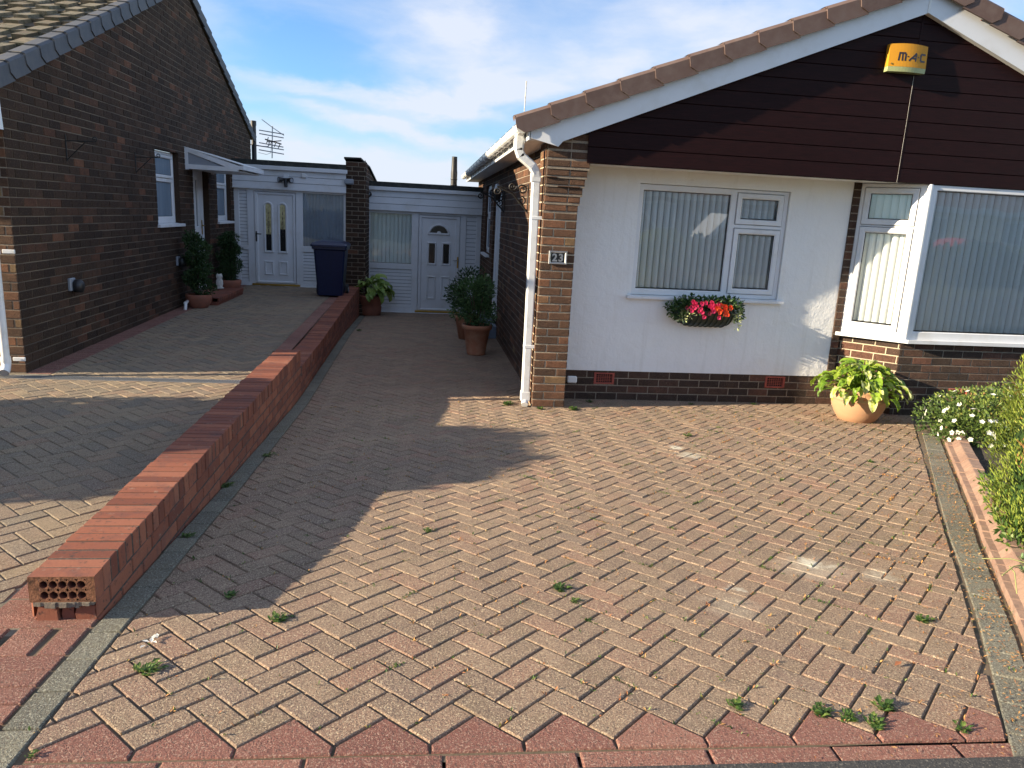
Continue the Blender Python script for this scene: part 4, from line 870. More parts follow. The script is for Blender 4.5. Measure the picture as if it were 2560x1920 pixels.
# gable cladding
CY = 7.27; zb = 2.086; mb = MB(); bp = .1505; fg = frame((0, CY, 0), (1, 0, 0)); CX0, CX1 = 1.56, 8.3
def gz_r(x): return 3.70 - SL * abs(x - AX)
k = 0
for sgn in (0, 1):
    a, b = ((CX0, AX - .012) if sgn == 0 else (AX + .012, CX1)); v = zb; dz = 0 if sgn == 0 else -.012
    while v < 3.72:
        vv0, vv1 = v + (dz if v > zb else 0), v + bp + dz; lst = [(a, vv0 + .006), (b, vv0 + .006), (b, vv1 - .003), (a, vv1 - .003)]
        lst = clip(clip(lst, SL, 1, 3.70 + SL * AX), -SL, 1, 3.70 - SL * AX)
        low = clip(clip([(a, vv0 - .003), (b, vv0 - .003), (b, vv0 + .006), (a, vv0 + .006)], SL, 1, 3.70 + SL * AX), -SL, 1, 3.70 - SL * AX)
        if len(lst) > 2:
            mb.face([fg(u, w_, .006) for u, w_ in lst], 'mahogany_cladding')
            if len(low) > 3: mb.face([fg(u, w_, .006 if w_ > vv0 + .003 else -.006) for u, w_ in low], 'mahogany_cladding')
        v += bp
mb.face([fg(u, v, -.006) for u, v in [(CX0, zb), (CX1, zb), (CX1, gz_r(CX1)), (AX, 3.70), (CX0, gz_r(CX0))]], 'seal_black')
mb.face([fg(CX0, zb, -.006), fg(CX0, zb, .006), fg(CX0, gz_r(CX0), .006), fg(CX0, gz_r(CX0), -.006)], 'mahogany_cladding')
cl = mb.build('gable_cladding', t)
uni(cl, 'joint_strip', lambda mb: (mb.box(AX - .011, AX + .011, CY - .0085, CY, zb - .002, 3.68, 'mahogany_cladding'), mb.box(AX - .0068, AX - .0048, CY - .0095, CY - .0083, zb, 3.1, 'chalk')))
uh('front_soffit', lambda mb: mb.box(1.585, 8.3, CY + .002, WYY + .03, 2.094, 2.11, 'upvc_old'))
# bargeboards
BY = 7.20; fb = frame((0, BY, 0), (1, 0, 0)); bt = lambda x: 3.90 - SL * abs(x - AX); bb = lambda x: 3.66 - SL * abs(x - AX)
uh('bargeboard', lambda mb: mb.prism([(.99, 2.275), (1.26, 2.215), (1.30, bb(1.3)), (AX - .003, 3.66), (AX - .003, 3.90), (.99, bt(.99))], fb, -.03, 0, 'upvc'))
uh('bargeboard', lambda mb: mb.prism([(AX + .003, 3.66), (8.3, bb(8.3)), (8.55, bb(8.3) - .02), (8.55, bt(8.55)), (AX + .003, 3.90)], fb, -.03, 0, 'upvc'))
uh('barge_joint', lambda mb: mb.box(AX - .012, AX + .012, BY - .005, BY + .001, 3.66, 3.9, 'upvc_old'))
uh('barge_soffit', lambda mb: [mb.face([(x0, BY + .028, bb(x0) + .004), (x1, BY + .028, bb(x1) + .004), (x1, FY + .4, bb(x1) + .004), (x0, FY + .4, bb(x0) + .004)], 'upvc_old') for x0, x1 in ((1.27, AX), (AX, 8.3))])
for x in (1.45, 2.1, 2.9, 3.7, 4.3, 5.35, 6.1): uh('screw', lambda mb: mb.tube([fb(x, bt(x) - .035, -.001), fb(x, bt(x) - .035, .004)], .005, 'vent_red', 8))
vo = BY - .058
verge('verge_caps', t, (.90, vo, bt(.90) - .055), (AX - .03, vo, bt(AX - .03) - .055), 12, .15, (0, -1, 0), .16, 0, 'tile_brown', .022)
verge('verge_caps', t, (8.6, vo, bt(8.6) - .055), (AX + .03, vo, bt(AX + .03) - .055), 12, .15, (0, -1, 0), .16, 0, 'tile_brown', .022)
def f(mb):
    for s_ in (-1, 1):
        x1 = AX + s_ * 3.88
        mb.face([(AX, BY + .05, 4.01), (x1, BY + .05, 4.01 - SL * 3.88), (x1, 17.5, 4.01 - SL * 3.88), (AX, 17.5, 4.01)], 'tile_brown', .4)
        mb.face([(AX, BY + .05, 3.9), (x1, BY + .05, 3.9 - SL * 3.88), (x1, 17.5, 3.9 - SL * 3.88), (AX, 17.5, 3.9)], 'seal_black', .4)
    mb.face([(1.3, 17.3, -.5), (8.3, 17.3, -.5), (8.3, 17.3, 2.45), (AX, 17.3, 3.95), (1.3, 17.3, 2.45)], 'brick_rustic')
    mb.tube([(AX, BY + .06, 4.03), (AX, 17.5, 4.03)], .11, 'tile_brown', 12)
uh('roof', f)
uh('side_soffit', lambda mb: (mb.box(.985, RX + .01, BY + .03, 17.4, 2.262, 2.275, 'upvc_old')))
uh('side_fascia', lambda mb: mb.cbox(.965, .985, BY + .0, 17.4, 2.255, 2.42, 'upvc'))
def f(mb):                                   # gutter: half round trough
    n = 8; P = [(.905 + .058 * math.cos(PI + PI * i / n), 2.365 + .055 * math.sin(PI + PI * i / n)) for i in range(n + 1)]; P = [(P[0][0] - .002, 2.385)] + P + [(P[-1][0], 2.385)]
    Q = [(.905 + .053 * math.cos(PI + PI * i / n), 2.367 + .05 * math.sin(PI + PI * i / n)) for i in range(n + 1)]; Q = [(Q[0][0], 2.385)] + Q + [(Q[-1][0], 2.385)]
    for L in (P, Q):
        for i in range(len(L) - 1): mb.face([(L[i][0], BY - .02, L[i][1]), (L[i + 1][0], BY - .02, L[i + 1][1]), (L[i + 1][0], 17.4, L[i + 1][1]), (L[i][0], 17.4, L[i][1])], 'gutter_plastic', .5, True)
    mb.face([(x, BY - .02, z) for x, z in P], 'gutter_plastic'); mb.face([(x, BY - .02, z) for x, z in (P[0], Q[0])] + [(x, 17.4, z) for x, z in (Q[0], P[0])], 'gutter_plastic')
g = uh('gutter', f)
y = BY + .25
while y < 17.2:
    uni(g, 'gutter_bracket', lambda mb: (mb.tube([(.905 + .064 * math.cos(PI + PI * i / 8), y, 2.365 + .061 * math.sin(PI + PI * i / 8)) for i in range(9)], .008, 'gutter_plastic', 6), mb.box(.845, .86, y - .012, y + .012, 2.37, 2.40, 'gutter_plastic'), mb.box(.95, .968, y - .02, y + .02, 2.27, 2.4, 'gutter_plastic')))
    y += .62
def f(mb):
    r = .041; P = [(.905, FY + .04, 2.33), (.905, FY + .04, 2.18), (.93, FY + .04, 2.12), (1.045, FY + .04, 2.035), (1.085, FY + .05, 1.98), (1.092, FY + .06, 1.90), (1.105, FY + .06, -.29)]
    sq = lambda P, r, m: None
    for i in range(len(P) - 1):
        a, b = Vector(P[i]), Vector(P[i + 1]); d = (b - a).normalized(); s_ = d.cross(Vector((0, 1, 0))).normalized() * r; u = Vector((0, 1, 0)) * r; c = .008
        O8 = [s_ + u * .7, s_ * .7 + u, -s_ * .7 + u, -s_ + u * .7, -s_ - u * .7, -s_ * .7 - u, s_ * .7 - u, s_ - u * .7]
        A = [a + o - d * .006 for o in O8]; B = [b + o + d * .006 for o in O8]
        mb.mesh(A + B, [(k, (k + 1) % 8, (k + 1) % 8 + 8, k + 8) for k in range(8)], 'gutter_plastic'); mb.face(A, 'gutter_plastic'); mb.face(B, 'gutter_plastic')
    for (x, z, h) in ((.905, 2.235, .05), (1.087, 1.93, .045), (1.1048, -.27, .05)): mb.cbox(x - .048, x + .048, FY + .005 + (.0 if x < 1 else .01), FY + .09 + (.01 if x > 1 else 0), z - h, z + h, 'gutter_plastic', c=.006)
    mb.tube([(1.105, FY + .06, -.29), (1.1, FY + .03, -.34), (1.095, FY - .0, -.355)], .036, 'gutter_plastic', 10)
dp = uh('downpipe', f)
for z in (1.545, .255): uni(dp, 'pipe_clip', lambda mb: mb.cbox(1.06, 1.19, FY + .015, FY + .105, z - .017, z + .017, 'gutter_plastic', c=.004))
uh('roof_wire', lambda mb: mb.tube([(.93, 7.3, 2.52), (.935, 7.3, 2.79)], .005, 'white_stone', 6))
# bay window
BX = 5.182; BF = 7.28; B0 = (4.70, WYY); B1 = (BX, BF)
d = Vector((B1[0] - B0[0], B1[1] - B0[1], 0)); bl_ = d.length; fba = frame((B0[0], B0[1], 0), d, (0, 0, 1)); ff = frame((BX, BF, 0), (1, 0, 0))
# corner strip of brick between render and bay
mb = MB(); brickwork(mb, frame((4.62, WYY - .012, 0), (1, 0, 0)), rect(0, -.06, .085, 2.1), (), 'brick_plinth', 'mortar', v0=-.388, phase=-.02); mb.face([(4.62, WYY - .012, -.06), (4.62, WYY + .01, -.06), (4.62, WYY + .01, 2.1), (4.62, WYY - .012, 2.1)], 'brick_plinth', .4); mb.build('brick_strip', t)
ins = .03
ddn = Vector((d.y, -d.x, 0)).normalized()
fb2 = frame(Vector((B0[0], B0[1], 0)) - ddn * .035, d, (0, 0, 1)); mb = MB(); brickwork(mb, fb2, rect(-.02, -.46, bl_ - .02, .432), (), 'brick_plinth', 'mortar_pale', v0=-.388, phase=.03, bias=.15)
V3 = (5.845 - BX, -.2, 6.09 - BX, -.062); ff2 = frame((BX - .02, BF + .03, 0), (1, 0, 0)); brickwork(mb, ff2, rect(0, -.46, 3.4, .432), (V3,), 'brick_plinth', 'mortar', v0=-.388, phase=.05); mb.build('bay_plinth', t)
vent(ff2, V3, t)
zt = 2.088; zs = .47
window(t, fba, (.0, zs, bl_ - .0, zt), [(.115, 1.72, bl_ - .155, 1.985, .062), (.115, .60, bl_ - .155, 1.575, .062)], blind=(.075, .08, -.25, -.1), name='bay_side_window')
W_ = 2.2
window(t, ff, (.0, zs, 3.2, zt), [(.085, .56, 2.1, 2.03, 0), (2.2, .56, 3.1, 2.03, 0)], blind=(.081, .055, .3, .67), name='bay_front_window')
uh('corner_post', lambda mb: mb.tube([(BX - .004, BF + .004, zs), (BX - .004, BF + .004, zt)], .026, 'upvc', 12))
def f(mb):
    o = .045; A = Vector((B0[0], B0[1], 0)) + ddn * o - Vector((.03, 0, 0)); P = [(4.66, WYY - .0), (A.x, A.y), (BX + .01, BF - o), (8.4, BF - o), (8.4, BF + .05), (BX, BF + .05), (B0[0] + .02, B0[1] + .03)]
    mb.prism(P, lambda u, v, d: Vector((u, v, d)), .434, .472, 'upvc')
uh('bay_sill', f)
room(4.75, 8.3, WYY + .3, WYY + 3.5, .0, 2.3, 0).build('room_inside', t)
# house number
t2 = thing('house_number', (1.344, FY - .01, 1.17), 'black house number plate 23 with a silver frame on the brick corner pillar', 'sign')
fn = frame((0, FY - .012, 0), (1, 0, 0)); nr = (1.252, 1.106, 1.436, 1.236)
uni(t2, 'plate', lambda mb: mb.box(nr[0] + .004, nr[2] - .004, FY - .014, FY, nr[1] + .004, nr[3] - .004, 'sign_black'))
uni(t2, 'frame', lambda mb: slab(mb, fn, nr, [(nr[0] + .021, nr[1] + .019, nr[2] - .021, nr[3] - .019)], -.01, .014, 'alu', ch=.008))
def text(parent, s_, loc, size, ext, mat, rot=(PI / 2, 0, 0), name='digit', sx=1, off=0, shear=0):
    c = bpy.data.curves.new(name, 'FONT'); c.body = s_; c.size = size; c.extrude = ext; c.offset = off; c.align_x = 'CENTER'; c.shear = shear; o = bpy.data.objects.new(name, c); COL.objects.link(o)
    dg = bpy.context.evaluated_depsgraph_get(); me = bpy.data.meshes.new_from_object(o.evaluated_get(dg)); bpy.data.objects.remove(o); o2 = bpy.data.objects.new(name, me); COL.objects.link(o2); me.materials.clear(); me.materials.append(M[mat])
    b = world_base(parent); o2.parent = parent; o2['_b'] = tuple(b); o2.location = Vector(loc) - b; o2.rotation_euler = rot; o2.scale = (sx, 1, 1); return o2
text(t2, '2', (1.313, FY - .0165, 1.1355), .104, .0018, 'alu', off=.0035); text(t2, '3', (1.376, FY - .0165, 1.1355), .104, .0018, 'alu', off=.0035)
# alarm box
t2 = thing('alarm_box', (4.65, 7.2, 3.23), 'amber alarm box with dark lettering on the dark clad gable', 'alarm')
ab = (4.458, 4.854, 3.115, 3.365)
def f(mb):
    n = 12; P = []
    for i in range(n + 1):
        k = i / n; u = ab[0] + (ab[1] - ab[0]) * k; P.append((u, .07 + .028 * math.sin(PI * k), .01 * math.sin(PI * k)))
    def pt(u, dd, v): return (u, CY - dd, v)
    for i in range(n):
        (a, da, ha), (b, db, hb) = P[i], P[i + 1]
        mb.face([pt(a, da, ab[2] + .045), pt(b, db, ab[2] + .045), pt(b, db * .8, ab[3] + hb), pt(a, da * .8, ab[3] + ha)], 'alarm_amber', .5, True)
        mb.face([pt(a, 0, ab[3] + ha), pt(a, da * .8, ab[3] + ha), pt(b, db * .8, ab[3] + hb), pt(b, 0, ab[3] + hb)], 'alarm_amber')
    for u, dd in ((ab[0], P[0][1]), (ab[1], P[-1][1])): mb.face([pt(u, 0, ab[2] + .045), pt(u, dd, ab[2] + .045), pt(u, dd * .8, ab[3]), pt(u, 0, ab[3])], 'alarm_amber')
uni(t2, 'case', f)
def f(mb):
    n = 12
    for i in range(n):
        k, k2 = i / n, (i + 1) / n; a, b = ab[0] + (ab[1] - ab[0]) * k, ab[0] + (ab[1] - ab[0]) * k2; da, db = .07 + .028 * math.sin(PI * k), .07 + .028 * math.sin(PI * k2)
        mb.face([(a, CY - da + .004, ab[2]), (b, CY - db + .004, ab[2]), (b, CY - db, ab[2] + .044), (a, CY - da, ab[2] + .044)], 'alarm_lens'); mb.face([(a, CY, ab[2]), (b, CY, ab[2]), (b, CY - db + .004, ab[2]), (a, CY - da + .004, ab[2])], 'alarm_lens')
    for u in (ab[0], ab[1]): mb.face([(u, CY, ab[2]), (u, CY - .066, ab[2]), (u, CY - .07, ab[2] + .044), (u, CY, ab[2] + .044)], 'alarm_lens')
uni(t2, 'strobe_lens', f)
def f(mb):
    def st(P, w=.0085):
        for a, b in zip(P, P[1:]):
            dx, dz = b[0] - a[0], b[1] - a[1]; l = math.hypot(dx, dz); ux, uz = dx / l * w * .5, dz / l * w * .5; nx_, nz_ = -uz, ux
            q = [(a[0] - ux + nx_, a[1] - uz + nz_), (a[0] - ux - nx_, a[1] - uz - nz_), (b[0] + ux - nx_, b[1] + uz - nz_), (b[0] + ux + nx_, b[1] + uz + nz_)]
            def dd(x, z): k = (x - ab[0]) / (ab[1] - ab[0]); return (.07 + .028 * math.sin(PI * k)) * (1 - .2 * (z - ab[2] - .045) / (ab[3] - ab[2] - .045)) + .0018
            mb.face([(x, CY - dd(x, z), z) for x, z in q], 'letter_dark')
    z0, z1 = 3.222, 3.285; w = .0165
    st([(4.548, z0), (4.556, z1), (4.606, z1), (4.615, z1 - .012), (4.612, z0)], w); st([(4.583, z0), (4.584, z1)], w)
    st([(4.655, z0), (4.716, z1 - .008), (4.722, z1), (4.726, z1 - .008), (4.722, z0)], w); st([(4.678, z0 + .02), (4.722, z0 + .02)], w)
    st([(4.826, z1), (4.788, z1), (4.78, z1 - .01), (4.78, z0 + .008), (4.788, z0), (4.822, z0)], w)
    for x in (4.640, 4.752): st([(x - .003, z0 + .033), (x + .003, z0 + .033)], .011)
uni(t2, 'lettering', f)
uni(t2, 'screw', lambda mb: mb.tube([(4.483, CY - .07, 3.185), (4.483, CY - .083, 3.185)], .007, 'brass', 10))
# scroll brackets on the side wall
for (y, lb, zz_) in ((8.9, 'ornate wrought iron scroll bracket on the sunlit part of the side wall', 1.83), (11.5, 'ornate wrought iron scroll bracket on the shaded part of the side wall near the porch', 1.83)):
    t2 = thing('scroll_bracket', (RX, y, zz_), lb, 'bracket', 'scroll brackets on the side wall')
    ax, ay = (-1, 0, 0), (0, 0, 1); s = 1.0
    uni(t2, 'back_bar', lambda mb: mb.tube([(RX - .012, y, zz_ + .1), (RX - .012, y, zz_ - .24)], .008, 'black_iron', 6))
    uni(t2, 'scroll_arm', lambda mb: (mb.tube([(RX - .015, y, zz_ - .22), (RX - .2, y, zz_ - .02), (RX - .38, y, zz_ + .05)], .012, 'black_iron', 6), mb.tube(spiral((RX - .38, y, zz_ - .0), .05, 1.5, PI / 2, ax, ay), .0105, 'black_iron', 6), mb.tube(spiral((RX - .08, y, zz_ + .03), .06, 1.6, 0, ax, ay), .0105, 'black_iron', 6),
        mb.tube(spiral((RX - .2, y, zz_ + .06), .05, 1.5, PI, ax, ay), .0105, 'black_iron', 6), mb.tube(spiral((RX - .09, y, zz_ - .1), .055, 1.5, PI * .5, ax, ay), .009, 'black_iron', 6), mb.tube([(RX - .02, y, zz_ + .08), (RX - .15, y, zz_ + .02), (RX - .38, y, zz_ + .052)], .006, 'black_iron', 6)))
# lantern by side door
t2 = thing('wall_lantern', (RX - .1, 11.75, 1.85), 'small black lantern with a white cap beside the side door', 'lantern'); ly = 11.75
uni(t2, 'cap', lambda mb: mb.lathe([(.0, .10), (.03, .09), (.055, .0), (0, 0)], (RX - .1, ly, 1.93), 'upvc', 6, smooth=False)); uni(t2, 'body', lambda mb: mb.lathe([(.07, .1), (.05, -.04), (.055, -.06), (0, -.06)], (RX - .1, ly, 1.83), 'black_iron', 6, smooth=False)); uni(t2, 'arm', lambda mb: mb.tube([(RX, ly, 1.8), (RX - .06, ly, 1.77), (RX - .1, ly, 1.78)], .01, 'black_iron', 6))
# ------------------------------------------------------------------ plants
def leaf(mb, c, d, up, L, W, mat, tn, fold=.25, droop=0, seg=1):
    d = Vector(d).normalized(); up = Vector(up); sd = d.cross(up)
    if sd.length < 1e-4: sd = d.orthogonal()
    sd.normalize(); nn = sd.cross(d).normalized(); c = Vector(c)
    if seg == 1:
        a = c; b = c + d * L * .5 + sd * W * .5 + nn * fold * W; e = c + d * L - nn * droop * L; f_ = c + d * L * .5 - sd * W * .5 + nn * fold * W; mid = c + d * L * .5
        mb.mesh([a, b, e, f_, mid], [(0, 1, 4), (1, 2, 4), (0, 4, 3), (4, 2, 3)], mat, tn)
def rnd_dir(zmin=-1):
    while True:
        v = Vector((R.gauss(0, 1), R.gauss(0, 1), R.gauss(0, 1)))
        if v.length > .01:
            v.normalize()
            if v.z >= zmin: return v
def foliage_blob(mb, c, rx_, ry_, rz_, n, L, W, mat, inner=.55, zmin=-.8, lump=.18, tb=None, upw=.5, seeds=9):
    lumps = [(rnd_dir(zmin), R.uniform(.25, .55)) for _ in range(seeds)]
    for _ in range(n):
        v = rnd_dir(zmin); r = 1 + lump * (max((v.dot(a) - (1 - b)) / b for a, b in lumps) if lumps else 0); r = min(max(r, .8), 1.25)
        k = R.uniform(inner, 1) ** .6 * r; p = Vector((c[0] + v.x * rx_ * k, c[1] + v.y * ry_ * k, c[2] + v.z * rz_ * k))
        d = (v + rnd_dir() * .8 + Vector((0, 0, upw * .5))).normalized(); l = L * R.uniform(.7, 1.3)
        leaf(mb, p, d, rnd_dir() + v, l, W * R.uniform(.8, 1.2), mat, (tb(v, k) if tb else R.random()))
def hosta(mb, c, n, L, spread, mat, h, seed=0, wv=.42):
    r_ = random.Random(seed)
    for i in range(n):
        a = 2 * PI * i * .618 + r_.uniform(-.3, .3); ring_ = (i / n); el0 = rad(78 - 66 * ring_ + r_.uniform(-8, 8)); st_ = spread * (.30 + .5 * ring_) * r_.uniform(.8, 1.15)
        base = Vector(c); d = Vector((math.cos(a) * math.cos(el0), math.sin(a) * math.cos(el0), math.sin(el0)))
        tip = base + Vector((math.cos(a), math.sin(a), 0)) * st_ * (.35 + .65 * ring_) + Vector((0, 0, h * (1.0 - .62 * ring_) * r_.uniform(.85, 1.12)))
        mb.tube([base + Vector((math.cos(a), math.sin(a), 0)) * .03, (base + tip) / 2 + Vector((0, 0, h * .12)), tip], .004, mat, 4, tint=.4)
        out = Vector((math.cos(a + r_.uniform(-.35, .35)), math.sin(a + r_.uniform(-.35, .35)), 0)).normalized(); LL = L * r_.uniform(.75, 1.15); WW = LL * wv * r_.uniform(.9, 1.15); sd = out.cross(Vector((0, 0, 1)))
        tn = r_.random() ** 1.1; NS = 7; V = []; pitch = rad(35 - 45 * ring_ + r_.uniform(-15, 15)); p = tip.copy(); roll = r_.uniform(-.5, .5)
        for s_ in range(NS + 1):
            k = s_ / NS; wd = WW * (math.sin(PI * min(1, k * .92 + .06)) ** .75) * (1 - .25 * k) if s_ < NS else 0.003
            pt = pitch - rad(95) * k ** 1.25; dr_ = out * math.cos(pt) + Vector((0, 0, math.sin(pt))); nn = -out * math.sin(pt) + Vector((0, 0, math.cos(pt)))
            s2 = sd * math.cos(roll) + nn * math.sin(roll); n2 = nn * math.cos(roll) - sd * math.sin(roll)
            for q in (-1, -.5, 0, .5, 1): V.append(p + s2 * wd * .5 * q * 1.0 + n2 * (abs(q) * .22 * wd + .008 * math.sin(k * 14 + q * 3)))
            p = p + dr_ * LL / NS
        for s_ in range(NS):
            for q in range(4): mb.mesh([V[s_ * 5 + q], V[s_ * 5 + q + 1], V[s_ * 5 + q + 6], V[s_ * 5 + q + 5]], [(0, 1, 2, 3)], mat, min(1, max(0, tn + (.12 if q in (0, 3) else 0) + .05 * ((s_ + q) % 2))), True)
# hosta in bulbous pot by the bay
pc = (4.59, 7.02, gR(7.1)); t = thing('potted_plant', pc, 'bright lime green hosta in a pale round terracotta pot beside the bay window', 'potted plant')
uni(t, 'pot', lambda mb: (mb.lathe([(0, 0), (.165, 0), (.18, .008), (.225, .08), (.26, .16), (.27, .215), (.272, .235), (.278, .24), (.278, .25), (.268, .255), (.262, .30), (.255, .325), (.262, .335), (.262, .35), (.235, .35), (.23, .3), (.2, .28)], pc, 'terracotta_pale', 48)))
def f(mb):
    for i in range(26):
        a = 2 * PI * i / 26 
        for zz_, rr, rad_ in ((.283, .264, .014), (.31, .259, .006)):
            c = (pc[0] + rr * math.cos(a), pc[1] + rr * math.sin(a), pc[2] + zz_); mb.lathe([(0, -rad_), (rad_ * .8, -rad_ * .6), (rad_, 0), (rad_ * .8, rad_ * .6), (0, rad_)], c, 'terracotta', 8)
uni(t, 'beaded_rim', f)
uni(t, 'soil', lambda mb: mb.lathe([(.23, 0), (0, .01)], (pc[0], pc[1], pc[2] + .3), 'soil', 24))
uni(t, 'foliage', lambda mb: (hosta(mb, (pc[0], pc[1], pc[2] + .3), 100, .175, .54, 'leaf_hosta', .27, 5, .48), hosta(mb, (pc[0], pc[1], pc[2] + .26), 46, .165, .45, 'leaf_hosta', .12, 11, .48)))
# hosta by the pier
pc = (-1.0, 15.12, gR(15.1)); t = thing('potted_plant', pc, 'broad leaved green hosta in a terracotta pot at the foot of the brick pier', 'potted plant')
uni(t, 'pot', lambda mb: mb.lathe([(0, 0), (.185, 0), (.195, .01), (.215, .16), (.2, .2), (.235, .24), (.25, .36), (.255, .37), (.255, .40), (.235, .40), (.225, .34)], pc, 'terracotta_dark', 32))
uni(t, 'foliage', lambda mb: hosta(mb, (pc[0], pc[1], pc[2] + .32), 62, .29, .42, 'leaf_hosta_shade', .36, 9, .55))
# tall pot with bushy shrub
pc = (.80, 10.35, gR(10.35)); t = thing('potted_plant', pc, 'tall tapered orange terracotta pot with a bushy evergreen shrub beside the side wall', 'potted plant')
uni(t, 'pot', lambda mb: (mb.lathe([(0, 0), (.12, 0), (.13, .01), (.132, .03), (.19, .365), (.212, .37), (.218, .42), (.212, .43), (.19, .43), (.18, .36)], pc, 'terracotta', 36)))
uni(t, 'soil', lambda mb: mb.lathe([(.185, 0), (0, .01)], (pc[0], pc[1], pc[2] + .37), 'soil', 20))
def f(mb):
    for i in range(9):
        a = R.uniform(0, 2 * PI); mb.tube([(pc[0], pc[1], pc[2] + .37), (pc[0] + .12 * math.cos(a), pc[1] + .12 * math.sin(a), pc[2] + .6), (pc[0] + .22 * math.cos(a), pc[1] + .22 * math.sin(a), pc[2] + .85)], .006, 'bark', 5)
uni(t, 'stems', f)
def f(mb):
    z = pc[2]
    foliage_blob(mb, (pc[0] + .02, pc[1], z + .60), .23, .2, .22, 1500, .05, .02, 'leaf_mid', .2, -1); foliage_blob(mb, (pc[0] - .1, pc[1], z + .85), .22, .2, .2, 1000, .055, .02, 'leaf_mid', .2, -1)
    foliage_blob(mb, (pc[0] + .08, pc[1] - .0, z + .93), .15, .15, .16, 600, .05, .02, 'leaf_mid', .3, -1, tb=lambda v, k: R.random() ** .6); foliage_blob(mb, (pc[0] - .33, pc[1], z + .84), .12, .12, .12, 260, .055, .02, 'leaf_dark', .2, -1); foliage_blob(mb, (pc[0] - .25, pc[1], z + .62), .13, .12, .12, 260, .055, .02, 'leaf_mid', .2, -1)
uni(t, 'foliage', f)
# pot behind it
pc = (.74, 11.75, gR(11.75)); t = thing('potted_plant', pc, 'terracotta pot with dark shrub and a white bloom, half hidden behind the tall pot', 'potted plant')
uni(t, 'pot', lambda mb: mb.lathe([(0, 0), (.12, 0), (.19, .33), (.205, .34), (.205, .38), (.18, .38)], pc, 'terracotta', 28))
uni(t, 'foliage', lambda mb: (foliage_blob(mb, (pc[0] + .05, pc[1], pc[2] + .75), .3, .28, .36, 1300, .06, .025, 'leaf_dark', .2, -1)))
def f(mb):
    for (x, z) in ((.30, 1.02), (.02, 1.0)):
        for k in range(8): leaf(mb, (pc[0] + x, pc[1] - .15, pc[2] + z), rnd_dir(-.3), (0, 0, 1), .05, .04, 'petal_white', R.random())
uni(t, 'blooms', f)
# spiral topiaries
def topiary(pc, h, lb, seed):
    t = thing('potted_topiary', pc, lb, 'topiary', 'potted topiaries by the side door')
    uni(t, 'pot', lambda mb: mb.lathe([(0, 0), (.12, 0), (.13, .01), (.17, .08), (.185, .14), (.19, .19), (.182, .2), (.16, .2)], pc, 'terracotta_dark', 28))
    uni(t, 'trunk', lambda mb: mb.tube([(pc[0], pc[1], pc[2] + .1), (pc[0], pc[1], pc[2] + h)], .012, 'bark', 6))
    def f(mb):
        n = 17
        for i in range(n):
            k = i / (n - 1); a = k * 2.6 * 2 * PI + seed; r = .085 * (1 - .25 * k); rr = .125 + .03 * (1 - k); c = (pc[0] + r * math.cos(a), pc[1] + r * math.sin(a), pc[2] + .27 + (h - .3) * k)
            foliage_blob(mb, c, rr, rr, rr * .8, 240, .04, .024, 'leaf_dark', .4, -1, seeds=3)
    uni(t, 'foliage', f)
topiary((-3.33, 11.62, gL(11.6)), 1.06, 'dark spiral topiary in a rounded terracotta pot left of the white side door', 0)
topiary((-3.36, 13.62, .0), .98, 'dark spiral topiary in a terracotta pot right of the white side door by the porch', 2)
t = thing('stone_ornament', (-3.42, 13.15, .085), 'small pale stone owl ornament on the red brick doorstep', 'ornament'); oc = (-3.42, 13.15, .085)
uni(t, 'body', lambda mb: mb.lathe([(0, 0), (.065, 0), (.07, .02), (.045, .03), (.06, .08), (.055, .14), (.04, .165), (.05, .19), (.052, .22), (.035, .245), (0, .25)], oc, 'white_stone', 20)); uni(t, 'ears', lambda mb: [mb.lathe([(.018, 0), (0, .04)], (oc[0] + sx_ * .03, oc[1], oc[2] + .23), 'white_stone', 8) for sx_ in (-1, 1)])
# wheelie bin
bc = (-1.62, 13.75, gL(13.7)); t = thing('wheelie_bin', bc, 'dark blue wheelie bin with its lid closed in front of the left porch', 'bin')
def loop(x0, x1, y0, y1, z, c=.03): return [(x0 + c, y0, z), (x1 - c, y0, z), (x1, y0 + c, z), (x1, y1 - c, z), (x1 - c, y1, z), (x0 + c, y1, z), (x0, y1 - c, z), (x0, y0 + c, z)]
def loft(mb, L, mat, caps=True):
    for A, B in zip(L, L[1:]):
        n = len(A)
        for i in range(n): j = (i + 1) % n; mb.face((A[i], A[j], B[j], B[i]), mat)
    if caps: mb.face(L[0][::-1], mat); mb.face(L[-1], mat)
X, Y, Z = bc
uni(t, 'body', lambda mb: (loft(mb, [loop(X - .22, X + .22, Y - .24, Y + .24, Z + .03), loop(X - .225, X + .225, Y - .25, Y + .25, Z + .15), loop(X - .27, X + .27, Y - .32, Y + .30, Z + .83), loop(X - .30, X + .30, Y - .35, Y + .32, Z + .85), loop(X - .30, X + .30, Y - .35, Y + .32, Z + .89)], 'bin_blue'), [mb.cbox(X - .24 + .0, X - .215, Y + .02, Y + .04, Z + .2, Z + .8, 'bin_blue')]))
uni(t, 'lid', lambda mb: loft(mb, [loop(X - .315, X + .315, Y - .38, Y + .34, Z + .893), loop(X - .315, X + .315, Y - .38, Y + .34, Z + .925), loop(X - .29, X + .29, Y - .34, Y + .32, Z + .955), loop(X - .2, X + .2, Y - .2, Y + .25, Z + .985)], 'bin_blue'))
for sx_ in (-1, 1):
    wh = uni(t, 'wheel', lambda mb: (mb.tube([(X + sx_ * .235, Y + .22, Z + .1), (X + sx_ * .285, Y + .22, Z + .1)], .1, 'tyre', 24))); uni(wh, 'hub', lambda mb: mb.tube([(X + sx_ * .25, Y + .22, Z + .1), (X + sx_ * .29, Y + .22, Z + .1)], .045, 'grey_plastic', 16))
